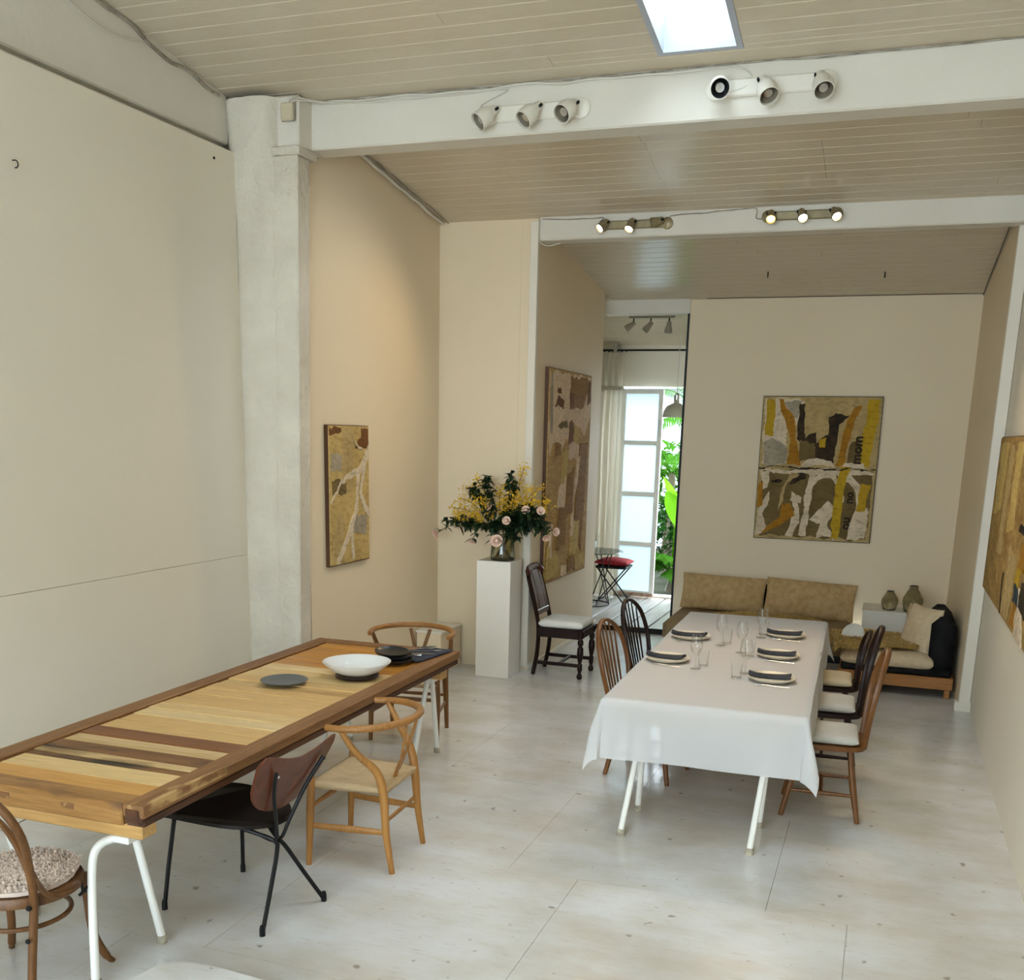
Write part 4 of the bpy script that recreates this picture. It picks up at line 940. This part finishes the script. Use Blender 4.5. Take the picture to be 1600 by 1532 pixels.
for tip, d, lab in roses:
    t = thing('rose', lab, 'rose', (VX, VY, VZ), 0, 'roses in the vase'); pth = stem_path(tip, .05)
    part('stem', MB().tube(pth, .0032, 5), M_stem, t, 1)
    lv = MB()
    for k in range(10, len(pth)-1, 2):
        for s in (-1, 1): leaf_small(lv, pth[k], (s*rf.uniform(.4, 1), rf.uniform(-1, .3), rf.uniform(-.5, .5)), rf.uniform(.05, .085), rf.uniform(.026, .04))
    part('leaves', lv, M_leafdk, t)
    part('blossom', rose_m, None, t, mw=aim(tip, d) @ Matrix.Scale(1.25 if 'large' in lab or 'wide' in lab else .86, 4))
sprays = [(-.40, .04, .50), (-.46, 0, .42), (-.38, -.06, .36), (-.26, .05, .66), (-.30, .02, .56), (-.2, -.06, .50), (-.06, .05, .60), (.06, .06, .62), (.16, .03, .78), (.12, -.05, .55), (.22, .05, .60), (.30, .02, .62), (.37, 0, .52), (.26, -.04, .52), (-.36, .03, .60), (.02, -.06, .50), (.40, .03, .44), (-.42, -.03, .34)]
for k, tip in enumerate(sprays):
    t = thing('yellow_spray', 'branching spray of tiny yellow flowers in the vase', 'flowers', (VX, VY, VZ), 0, 'yellow sprays in the vase'); pth = stem_path(tip)
    part('stem', MB().tube(pth, .0025, 5), M_stem, t, 1); fl_ = MB()
    for i in range(12, len(pth)):
        for q in range(11):
            p = pth[i]+Vector((rf.gauss(0, .028), rf.gauss(0, .025), rf.gauss(0, .026))); s = rf.uniform(.006, .013); d = [Vector((rf.uniform(-1, 1), rf.uniform(-1, 1), rf.uniform(-1, 1))).normalized()*s for _ in range(3)]
            fl_.add([p+d[0], p+d[1], p-d[0], p-d[1]], [(0, 1, 2, 3)]); fl_.add([p+d[2], p+d[1]*.8, p-d[2], p-d[1]*.8], [(0, 1, 2, 3)])
    part('flowers', fl_, M_yel, t, kind='stuff')
branches = [((-.26, -.03, .60), 1), ((-.30, .0, .58), 1), ((-.19, .03, .66), 1), ((-.14, -.03, .69), 1), ((.06, -.02, .72), 1), ((.09, .02, .64), 1), ((-.50, -.05, .31), 1.3), ((-.34, -.09, .27), 1.3), ((.33, -.08, .34), 1.5), ((.38, -.06, .30), 1.5), ((.26, -.09, .42), 1.5), ((.22, .03, .46), 1.4), ((.16, -.14, .20), 1.3), ((.20, -.1, .30), 1.5), ((.06, -.10, .36), 1.5), ((.30, 0, .40), 1.5), ((-.05, -.10, .28), 1.3), ((.12, .1, .4), 1.4), ((.0, .1, .42), 1.3)]
for tip, s in branches:
    t = thing('leafy_branch', 'dark green leafy branch in the flower arrangement', 'branch', (VX, VY, VZ), 0, 'leafy branches in the vase'); pth = stem_path(tip)
    part('stem', MB().tube(pth, .003, 5), M_stem, t, 1); lv = MB()
    for i in range(11, len(pth)):
        for q in range(5): leaf_small(lv, pth[i]+Vector((rf.gauss(0, .008), rf.gauss(0, .008), rf.gauss(0, .008))), (rf.uniform(-1, 1), rf.uniform(-1, .5), rf.uniform(-.6, .7)), rf.uniform(.042, .068)*s, rf.uniform(.026, .040)*s)
    part('leaves', lv, M_leafdk, t)
cr_ = thing('storage_box', 'low cream painted plywood box in the recess corner', 'box', (-3.62, 8.30, 0))
part('body', MB().box((-.115, -.22, 0), (.115, .22, .35), .003), M_wall, cr_); part('lid', MB().box((-.12, -.23, .35), (.125, .235, .37), .003), M_white, cr_)

# ------------------------------------------------------------------ sofa corner
so = thing('low_sofa', 'low taupe sofa bench against the end wall', 'sofa', (-1.07, 10.45, 0))
part('plinth', MB().box((-.84, -.36, .0), (.84, .42, .08), .005), M_blk, so)
part('mattress', MB().box((-.90, -.47, .08), (.86, .46, .32), .06), M_taupe, so, 60)
part('black_backrest', MB().box((-.84, .38, .30), (.80, .50, .60), .03), M_blkfab, so)
def cushion(label, w, h, t, M, m, pin=.03, p=2.6, jit=.006, name='cushion', group=None):
    o = solo(name, MB().pillow(w, h, t, p, 22, None, pin, jit), m, label, 'cushion', smooth=60, group=group); o.matrix_world = M; return o
cushion('long straw-coloured back cushion nearer the doorway', .86, .37, .17, TR(-1.50, 10.74, .50) @ RY(radians(1)) @ RX(radians(74)), M_cush, group='straw cushions on the sofa')
cushion('long straw-coloured back cushion nearer the white side box', .88, .38, .18, TR(-.635, 10.72, .50) @ RY(radians(2)) @ RX(radians(72)), M_cush, group='straw cushions on the sofa')
def fur_rug(name, label, loc, rz, rx, ry, n, L, m, drape=None, seed=1):
    mb = MB(); vs, fs = [], []; N = 16
    def ht(x, yv):
        return .012+.018*(1-(x/rx)**2-(yv/ry)**2)+.01*mnoise.noise(Vector((x*6, yv*6, seed)))
    def place(x, yv):
        z = ht(x, yv)
        if drape:
            k, lim, slope = drape; v = (x, yv)[k]
            if v < lim: z -= (lim-v)*slope; 
            if v < lim: x = x if k else lim-(lim-v)*.35
        return Vector((x, yv, z))
    vs = [tuple(place(0, 0))]
    for j in range(1, 7):
        for k in range(28): a = 2*pi*k/28; q = j/6*(1+.16*sin(3*a+seed)+.09*sin(5*a)); vs.append(tuple(place(rx*q*cos(a), ry*q*sin(a))))
    for k in range(28): fs.append((0, 1+k, 1+(k+1) % 28))
    for j in range(5):
        for k in range(28): a, b = 1+j*28+k, 1+j*28+(k+1) % 28; fs.append((a, b, b+28, a+28))
    mb.add(vs, fs); fm = MB()
    def sm(r):
        a, q = r.uniform(0, 2*pi), sqrt(r.random()); q *= 1+.16*sin(3*a+seed)+.09*sin(5*a); return place(rx*q*cos(a), ry*q*sin(a)), Vector((0, 0, 1))
    fur(fm, sm, n, L, seed, .005)
    t = thing(name, label, 'sheepskin', loc, rz); part('hide', mb, m, t, 60); part('fleece', fm, m, t, kind='stuff'); return t
fur_rug('sheepskin', 'golden sheepskin lying on the low sofa seat', (-1.0, 10.38, .318), 0, .52, .20, 4500, .05, M_fur, None, 3)
bx = thing('side_box', 'white box side table carrying two clay vases', 'side table', (.255, 10.70, 0))
part('body', MB().box((-.37, -.24, 0), (.36, .26, .455), .003), M_plinth, bx); part('top_board', MB().box((-.378, -.25, .455), (.365, .27, .475), .003), M_plinth, bx)
for lab, x, yv, s, pf in (('smaller squat clay vase with chiselled sides on the white box', .118, 10.62, 1, [(0, 0), (.052, 0), (.062, .012), (.078, .07), (.076, .10), (.05, .145), (.033, .17), (.034, .178), (.028, .178), (.026, .15), (0, .14)]),
                          ('taller clay vase with narrow neck on the white box', .325, 10.60, 1, [(0, 0), (.066, 0), (.078, .014), (.094, .09), (.092, .125), (.058, .19), (.040, .215), (.040, .245), (.034, .246), (.033, .21), (0, .19)])):
    v = thing('clay_vase', lab, 'vase', (x, yv, .4755), 0, 'clay vases on the white box'); part('body', MB().lathe(pf, 14, None, .025), M_stone, v)
    part('base_ring', MB().lathe([(0, -.0), (pf[1][0]+.004, 0), (pf[2][0]+.001, .016), (0, .016)], 14), M_blk, v)
    part('mouth', MB().lathe([(0, pf[-4][1]-.006), (pf[-4][0]-.002, pf[-4][1]-.006), (pf[-4][0], pf[-4][1]+.003), (pf[-4][0]-.009, pf[-4][1]+.003), (pf[-4][0]-.010, pf[-4][1]-.004), (0, pf[-4][1]-.004)], 14), M_blk, v)
db = thing('daybed', 'low pine framed daybed with black mattress and backrest', 'daybed', (.225, 9.55, 0))
for n, a, b in (('front_rail', (-.475, -.53, .075), (.43, -.50, .175)), ('rear_rail', (-.475, .47, .075), (.43, .50, .175)), ('end_rail', (-.475, -.50, .075), (-.445, .47, .175)), ('end_rail', (.40, -.50, .075), (.43, .47, .175))):
    part(n, MB().box(a, b, .005), M_pined, db)
for x in (-.44, .395):
    for yv in (-.495, .45): part('leg', MB().box((x-.022, yv-.002, 0), (x+.022, yv+.045, .09), .003), M_pined, db)
for k in range(7): part('slat', MB().box((-.445, -.45+.13*k, .15), (.40, -.38+.13*k, .165)), M_pined, db)
part('mattress', MB().box((-.46, -.515, .165), (.415, .49, .24), .025), M_blkfab, db, 60)
part('backrest', MB().box((.225, -.50, .20), (.415, .48, .655), .065), M_blkfab, db, 60)
part('seat_cover', MB().pillow(.74, 1.03, .16, 9, 20, TR(-.10, -.01, .275), 0, .008), M_ivoryfab, db, 60, 'ivory knitted seat cover')
fur_rug('sheepskin', 'golden sheepskin spilling over the daybed end', (.03, 9.42, .362), .15, .46, .40, 9000, .055, M_fur, (0, -.36, 1.4), 8)
cushion('plump ivory cushion leaning on the black backrest', .40, .43, .17, aim((.375, 9.36, .50), (-.80, -.55, .28)), M_ivoryfab, .06, 2.4)
cushion('second ivory cushion tucked behind the plump one', .38, .36, .14, TR(.36, 9.80, .47) @ RY(radians(68)), M_ivoryfab, .06, 2.4)
o = solo('round_cushion', MB().lathe([(0, -.022), (.07, -.022), (.093, -.012), (.098, 0), (.093, .012), (.07, .022), (0, .024)], 30), M_linen, 'small round white cushion propped on the daybed', 'cushion', smooth=60)
o.matrix_world = TR(-.165, 9.36, .425) @ RZ(radians(-15)) @ RX(radians(62))

# ------------------------------------------------------------------ paintings
def pcol(name, a, b=None, sc=8, st=(1, 1, 1), bmp=.5):
    """brushed paint: broad two-tone mottling with dry-brush streaks of a darker tone"""
    b = b or tuple(c*.75 for c in a); m, nt, bs = newmat('paint_'+name); bs.inputs['Roughness'].default_value = .75; bs.inputs['Specular IOR Level'].default_value = .15
    col = ramp(nt, nz(nt, coords(nt, st), sc, 4, .65), ((.34, a), (.66, b)))
    col = mixc(nt, ramp(nt, nz(nt, coords(nt, (1.5, 3, .6), (2, 3, 1)), 11, 4, .7), ((.50, (0, 0, 0)), (.70, (.65, .65, .65)))), col, tuple(c*.42 for c in b))
    nt.links.new(col, bs.inputs['Base Color']); bump(nt, bs, nz(nt, coords(nt), 22, 3), bmp); return m
P = dict(white=pcol('white', (.74, .62, .45), (.60, .48, .32)), umber=pcol('umber', (.14, .095, .035), (.20, .14, .055), 5), yel=pcol('yellow', (.52, .34, .02), (.46, .28, .02), 6), och=pcol('ochre', (.42, .20, .02), (.34, .15, .015), 6),
         blk=pcol('black', (.015, .010, .008), (.06, .04, .02), 14), tan=pcol('tan', (.52, .38, .17), (.42, .30, .125), 5), red=pcol('brown', (.13, .05, .015), (.22, .10, .035), 5), grey=pcol('grey', (.30, .26, .19), (.46, .38, .27), 7), blue=pcol('teal', (.03, .055, .07)))
def smoothpoly(pts, n=4): return [(p.x, p.y) for p in spl([(x, yv, 0) for x, yv in pts], n, True)]
def painting(name, label, O, U, V, W, Hh, D, base, edge, strokes, bands=(), text=()):
    """O lower corner, U and V unit axes of the picture, U x V points out of the wall"""
    U, V = Vector(U).normalized(), Vector(V).normalized(); Nn = U.cross(V)
    Mx = Matrix(((U.x, V.x, Nn.x, O[0]), (U.y, V.y, Nn.y, O[1]), (U.z, V.z, Nn.z, O[2]), (0, 0, 0, 1)))
    t = thing(name, label, 'painting'); t.matrix_world = Mx
    part('canvas', MB().box((0, 0, 0), (W, Hh, D), .004), base, t)
    part('edge_strip', MB().box((-.006, -.006, .001), (W+.006, 0, D*.8)).box((-.006, Hh, .001), (W+.006, Hh+.006, D*.8)).box((-.006, 0, .001), (0, Hh, D*.8)).box((W, 0, .001), (W+.006, Hh, D*.8)), edge, t)
    r = random.Random(len(strokes))
    for i, (m, pts) in enumerate(strokes):
        poly = []
        n = len(pts)
        for k in range(n):
            a, b = Vector(pts[k]), Vector(pts[(k+1) % n]); q = max(1, int((b-a).length*45))
            for s in range(q): p = a.lerp(b, s/q); p += Vector((.022*mnoise.noise(Vector((p.x*9, p.y*9, i))), .022*mnoise.noise(Vector((p.y*9, p.x*9, i+5)))))+Vector((r.uniform(-.005, .005), r.uniform(-.005, .005))); poly.append((max(.004, min(.996, p.x))*W, max(.003, min(.997, p.y))*Hh))
        part('brush_stroke', MB().prism(poly, D-.001, D+.0008+.0005*i), P[m], t)
    for s, x, yv, size, ang in text:
        cu_ = bpy.data.curves.new('lettering', 'FONT'); cu_.body = s; cu_.size = size; cu_.extrude = .0015; cu_.align_x = 'CENTER'; cu_.resolution_u = 3; cu_.offset = .004
        o = bpy.data.objects.new('lettering', cu_); COL.objects.link(o); dg = bpy.context.evaluated_depsgraph_get(); me = bpy.data.meshes.new_from_object(o.evaluated_get(dg)); bpy.data.objects.remove(o); me.materials.clear(); me.materials.append(P['blk'])
        part('lettering', me, None, t, mw=TR(x*W, yv*Hh, D+.012) @ RZ(ang))
def band(x0, y0, x1, y1, w, w1=None):
    a, b = Vector((x0, y0)), Vector((x1, y1)); d = (b-a).normalized(); s = Vector((-d.y, d.x)); w1 = w if w1 is None else w1
    return [tuple(a+s*w/2), tuple(b+s*w1/2), tuple(b-s*w1/2), tuple(a-s*w/2)]
def arc(cx, cyv, rx, ry, a0, a1, w, n=9):
    o, i = [], []
    for k in range(n+1):
        a = radians(lerp(a0, a1, k/n)); o.append((cx+rx*cos(a), cyv+ry*sin(a))); i.append((cx+(rx-w)*cos(a), cyv+(ry-w)*sin(a)))
    return o+i[::-1]
painting('abstract_painting', 'large ochre and black abstract painting of two stacked canvases with lettering', (-1.258, 10.995, 1.07), (1, 0, .008), (0, 0, 1), 1.128, 1.40, .035, P['tan'], M_blk, [
    ('white', [(.02, .52), (.02, .99), (.30, .99), (.22, .75), (.24, .52)]), ('white', [(.16, .98), (.36, .98), (.33, .82), (.26, .78)]), ('grey', [(.18, .97), (.33, .97), (.30, .86), (.24, .85)]),
    ('yel', [(.02, .73), (.10, .73), (.11, .985), (.03, .985)]), ('grey', [(.03, .53), (.23, .53), (.22, .66), (.10, .72), (.03, .68)]), ('blk', [(.31, .95), (.36, .95), (.37, .72), (.48, .76), (.49, .66), (.30, .70)]), ('blk', [(.48, .55), (.64, .535), (.66, .80), (.60, .88), (.56, .86), (.58, .74), (.47, .68)]),
    ('tan', [(.36, .93), (.58, .96), (.56, .78), (.37, .74)]), ('umber', [(.33, .55), (.48, .55), (.47, .68), (.34, .70)]), ('yel', [(.50, .66), (.56, .66), (.57, .71), (.50, .70)]), ('blk', [(.62, .76), (.72, .88), (.62, .88), (.58, .84)]),
    ('och', [(.13, .985), (.18, .985), (.28, .82), (.33, .62), (.36, .525), (.26, .525), (.25, .70), (.20, .85)]), ('och', [(.66, .525), (.72, .525), (.75, .70), (.83, .95), (.77, .95), (.70, .76)]), ('yel', [(.86, .53), (.93, .53), (.99, .98), (.89, .985), (.87, .8)]), ('umber', [(.73, .54), (.86, .54), (.85, .72), (.76, .68)]),
    ('white', [(.36, .525), (.66, .525), (.62, .57), (.42, .575)]), ('white', [(.70, .515), (.90, .515), (.89, .55), (.72, .55)]),
    ('umber', [(.04, .02), (.97, .02), (.97, .50), (.04, .50)]), ('blk', [(.28, .40), (.42, .43), (.42, .48), (.32, .47)]), ('blk', [(.12, .40), (.22, .41), (.2, .43), (.12, .42)]), ('white', [(.02, .50), (.98, .50), (.98, .475), (.5, .46), (.02, .48)]),
    ('white', arc(.58, .30, .17, .19, -10, 200, .05)), ('white', band(.47, .47, .42, .03, .05, .07)), ('white', band(.31, .30, .40, .28, .04)), ('white', [(.48, .16), (.62, .28), (.70, .22), (.62, .10), (.70, .02), (.55, .02), (.57, .12)]), ('white', [(.02, .48), (.10, .48), (.09, .36), (.04, .34)]), ('white', [(.02, .02), (.02, .20), (.10, .34), (.13, .28), (.06, .18), (.12, .05)]), ('white', [(.26, .02), (.34, .20), (.30, .34), (.34, .33), (.40, .12), (.34, .02)]),
    ('white', arc(.72, .26, .20, .22, -40, 80, .05)), ('white', [(.80, .02), (.97, .02), (.97, .24), (.88, .24), (.82, .12)]), ('tan', [(.20, .20), (.27, .40), (.36, .46), (.30, .47), (.20, .32)]), ('och', [(.06, .03), (.16, .05), (.34, .17), (.30, .27), (.23, .25), (.20, .14)]), ('och', [(.005, .22), (.06, .24), (.05, .40), (.01, .40)]), ('yel', [(.66, .02), (.735, .02), (.74, .30), (.78, .51), (.70, .51), (.67, .25)]), ('yel', [(.87, .22), (.93, .22), (.97, .40), (.88, .40)]),
    ('blk', [(.005, .505), (.99, .500), (.99, .507), (.005, .512)])], (), [('mom', .865, .64, .13, pi/2), ('no', .83, .31, .11, pi/2), ('ou', .82, .13, .12, pi/2)])
painting('tall_painting', 'slim tan canvas with white branching paint lines in the recess', (-3.748, 6.57, 1.09), (0, 1, 0), (0, 0, 1), .60, .985, .035, pcol('warm_tan', (.60, .43, .17), (.46, .32, .115), 4, (1, 1, 1)), M_rail2, [
    ('red', [(.0, .93), (.0, .99), (.30, .99), (.28, .96), (.12, .94)]), ('red', [(.62, .84), (.98, .84), (.98, .99), (.80, .99), (.80, .93)]), ('tan', [(.30, .5), (.60, .55), (.60, .99), (.32, .99)]), ('grey', [(.02, .68), (.28, .68), (.3, .80), (.04, .80)]), ('umber', [(.05, .52), (.40, .51), (.40, .58), (.2, .62), (.05, .60)]), ('tan', [(.05, .02), (.30, .02), (.34, .30), (.2, .40)]), ('grey', [(.55, .22), (.9, .2), (.92, .34), (.6, .35)]),
    ('white', [(.99, .88), (.99, .78), (.84, .68), (.66, .63), (.66, .68), (.78, .72)]), ('white', band(.68, .67, .30, .61, .06, .03)), ('white', band(.30, .615, .02, .46, .03, .015)), ('white', band(.72, .68, .66, .40, .07, .03)), ('white', band(.66, .42, .45, .20, .07, .05)), ('white', band(.47, .22, .16, .01, .05, .06)), ('white', band(.52, .25, .56, .03, .05, .05)), ('white', band(.90, .74, .74, .50, .07, .04)), ('white', band(.74, .51, .97, .34, .04, .06)), ('white', band(.60, .89, .82, .82, .012))])
tv = pcol('brown_streak', (.40, .235, .075), (.56, .37, .145), 3, (1, 7, .35)); P['streak'] = tv; P['streak2'] = pcol('dark_streak', (.22, .11, .03), (.36, .20, .07), 4, (1, 7, .35)); P['bone'] = pcol('bone', (.80, .61, .42), (.68, .51, .33), 5); P['gold'] = pcol('gold', (.62, .45, .15), (.50, .35, .11), 5)
painting('streaked_painting', 'tall brown and bone streaked painting on the projecting wall', (-2.878, 10.20, .735), (0, -1, 0), (0, 0, 1), 1.36, 1.875, .035, tv, M_rail2, [], ()) if False else None
painting('streaked_painting', 'tall brown and bone streaked painting on the projecting wall', (XP+.002, 8.85, .735), (0, 1, 0), (0, 0, 1), 1.35, 1.875, .04, tv, M_rail2, [
    ('bone', [(.02, .60), (.02, .99), (.98, .99), (.98, .80), (.85, .70), (.62, .74), (.55, .66), (.4, .68), (.3, .62), (.12, .66)]), ('grey', [(.02, .70), (.08, .70), (.08, .98), (.02, .98)]), ('streak2', [(.46, .82), (.80, .85), (.98, .97), (.46, .985)]), ('red', [(.46, .82), (.55, .83), (.55, .90), (.46, .91)]), ('red', [(.90, .86), (.97, .86), (.97, .96), (.90, .96)]), ('red', [(.18, .90), (.26, .89), (.25, .92), (.18, .92)]), ('red', [(.12, .83), (.30, .82), (.32, .86), (.2, .88)]), ('umber', [(.2, .73), (.42, .74), (.40, .77), (.25, .755)]), ('red', [(.45, .66), (.56, .66), (.57, .76), (.46, .76)]), ('streak2', [(.14, .60), (.28, .60), (.27, .66), (.16, .66)]),
    ('gold', [(.30, .38), (.42, .45), (.46, .62), (.32, .62)]), ('gold', [(.58, .66), (.70, .68), (.70, .74), (.58, .74)]), ('bone', [(.46, .60), (.68, .58), (.72, .65), (.62, .67), (.46, .66)]), ('bone', [(.24, .34), (.40, .36), (.44, .50), (.27, .44)]), ('streak2', [(.44, .30), (.60, .32), (.62, .54), (.46, .50)]), ('streak2', [(.66, .28), (.86, .10), (.92, .66), (.74, .66)]), ('bone', [(.60, .34), (.68, .42), (.74, .60), (.68, .60)]), ('streak2', [(.24, .16), (.44, .16), (.44, .36), (.26, .34)]), ('gold', [(.58, .10), (.76, .10), (.78, .26), (.62, .26)]), ('bone', [(.58, .20), (.64, .20), (.62, .34), (.58, .30)]), ('streak2', [(.52, .02), (.70, .02), (.68, .09), (.52, .09)]), ('gold', [(.70, .02), (.95, .02), (.95, .09), (.72, .10)]), ('bone', [(.36, .01), (.50, .01), (.50, .06), (.38, .06)]), ('gold', [(.02, .02), (.30, .02), (.28, .12), (.04, .18)]), ('bone', [(.08, .12), (.14, .12), (.13, .28), (.09, .28)])])
painting('wide_painting', 'wide weathered golden abstract painting on the pale side wall', (XR-.002, 8.46, 1.02), (0, -1, 0), (0, 0, 1), 3.2, 1.085, .04, pcol('weathered_gold', (.46, .30, .10), (.26, .15, .045), 3, (1, 3, .5)), M_rail2, [
    ('gold', [(.04, .5), (.18, .55), (.20, .97), (.04, .97)]), ('tan', [(.22, .3), (.30, .3), (.32, .95), (.24, .95)]), ('gold', [(.36, .45), (.46, .5), (.47, .97), (.37, .97)]), ('blk', [(.407, .0), (.422, .0), (.418, .23), (.400, .24)]), ('tan', [(.44, .02), (.56, .02), (.58, .36), (.46, .4)]),
    ('yel', [(.60, .24), (.66, .22), (.665, .34), (.61, .36)]), ('blue', [(.60, .15), (.685, .14), (.68, .235), (.61, .25)]), ('och', [(.61, .03), (.70, .03), (.70, .15), (.62, .16)]), ('white', [(.675, .0), (.80, .0), (.76, .12), (.70, .26), (.68, .25)]), ('blk', [(.70, .16), (.79, .13), (.79, .28), (.71, .29)]), ('blk', [(.58, .50), (.66, .49), (.66, .54), (.59, .55)]), ('och', [(.62, .34), (.70, .33), (.71, .46), (.64, .46)]),
    ('white', [(.82, .1), (.97, .1), (.95, .8), (.85, .7)]), ('umber', [(.72, .45), (.82, .5), (.80, .95), (.73, .9)])])

# ------------------------------------------------------------------ garden room things
gt = thing('glass_table', 'round glass table on a black wire base in the garden room', 'table', (-3.30, 12.05, .06))
part('glass_top', MB().lathe([(0, .64), (.40, .64), (.405, .645), (.40, .652), (0, .652)], 40), thin_glass('green_table_glass', (.86, .95, .92), .10), gt, 1)
part('top_ring', MB().tube([(.28*cos(2*pi*k/24), .28*sin(2*pi*k/24), .632) for k in range(25)], .006, 5), M_blk, gt); part('base_ring', MB().tube([(.26*cos(2*pi*k/24), .26*sin(2*pi*k/24), .012) for k in range(25)], .008, 5), M_blk, gt)
for k in range(8):
    a = 2*pi*k/8
    part('rod', MB().tube([(.28*cos(a), .28*sin(a), .632), (.26*cos(a+(.9 if k % 2 else -.9)), .26*sin(a+(.9 if k % 2 else -.9)), .012)], .007, 5), M_blk, gt)
sl = thing('wire_stool', 'black wire stool with crossed legs behind the glass table', 'stool', (-3.08, 12.42, .06))
part('seat', MB().box((-.19, -.17, .42), (.19, .17, .45), .006), M_blk, sl)
for s in (-1, 1):
    for q in (-1, 1): part('leg', MB().tube([(q*.17, s*.15, .42), (-q*.17, s*.15, 0)], .009, 6), M_blk, sl)
    part('foot_bar', MB().tube([(s*.17, -.15, .01), (s*.17, .15, .01)], .008, 6), M_blk, sl)
cushion('red patterned cushion on the wire stool', .42, .36, .10, TR(-3.08, 12.42, .55), M_red, .04, 2.6, .004)
fv = thing('flower_pot', 'small white pot of yellow flowers on the glass table', 'vase', (-3.26, 12.02, .713))
part('pot', MB().lathe([(0, 0), (.035, 0), (.03, .02), (.05, .06), (.052, .12), (.047, .12), (.044, .06), (0, .04)], 20), M_bowl, fv, 1); ff = MB(); r = random.Random(9)
for k in range(40): p = Vector((r.gauss(0, .03), r.gauss(0, .03), .15+r.uniform(-.03, .05))); leaf(ff, p, (r.uniform(-1, 1), r.uniform(-1, 1), r.uniform(0, 1)), .035, .015, .1, 2)
part('flowers', ff, mat('pot_flowers', (.45, .42, .03), (.06, .12, .02), 30), fv)
pl = thing('pendant_lamp', 'off-white dome pendant lamp hanging inside the doorway', 'lamp', (-2.43, 12.45, 2.28))
part('shade', MB().lathe([(.155, 0), (.157, .004), (.15, .06), (.11, .125), (.05, .155), (.032, .165), (.032, .21), (.028, .21), (.028, .163), (.048, .148), (.105, .12), (.145, .058), (.152, .004), (.155, 0)], 32), mat('ivory_shade', (.55, .52, .40), rough=.45), pl, 1)
part('cap', MB().lathe([(0, .20), (.036, .20), (.036, .25), (.012, .27), (0, .27)], 16), M_steel, pl, 1); part('cord', MB().tube([(0, 0, .26), (0, 0, CZ(12.45)-2.28)], .005, 6), M_cable, pl)
part('bulb', MB().lathe([(0, .03), (.025, .045), (.03, .07), (.015, .11), (.014, .15)], 14), M_bowl, pl, 1)
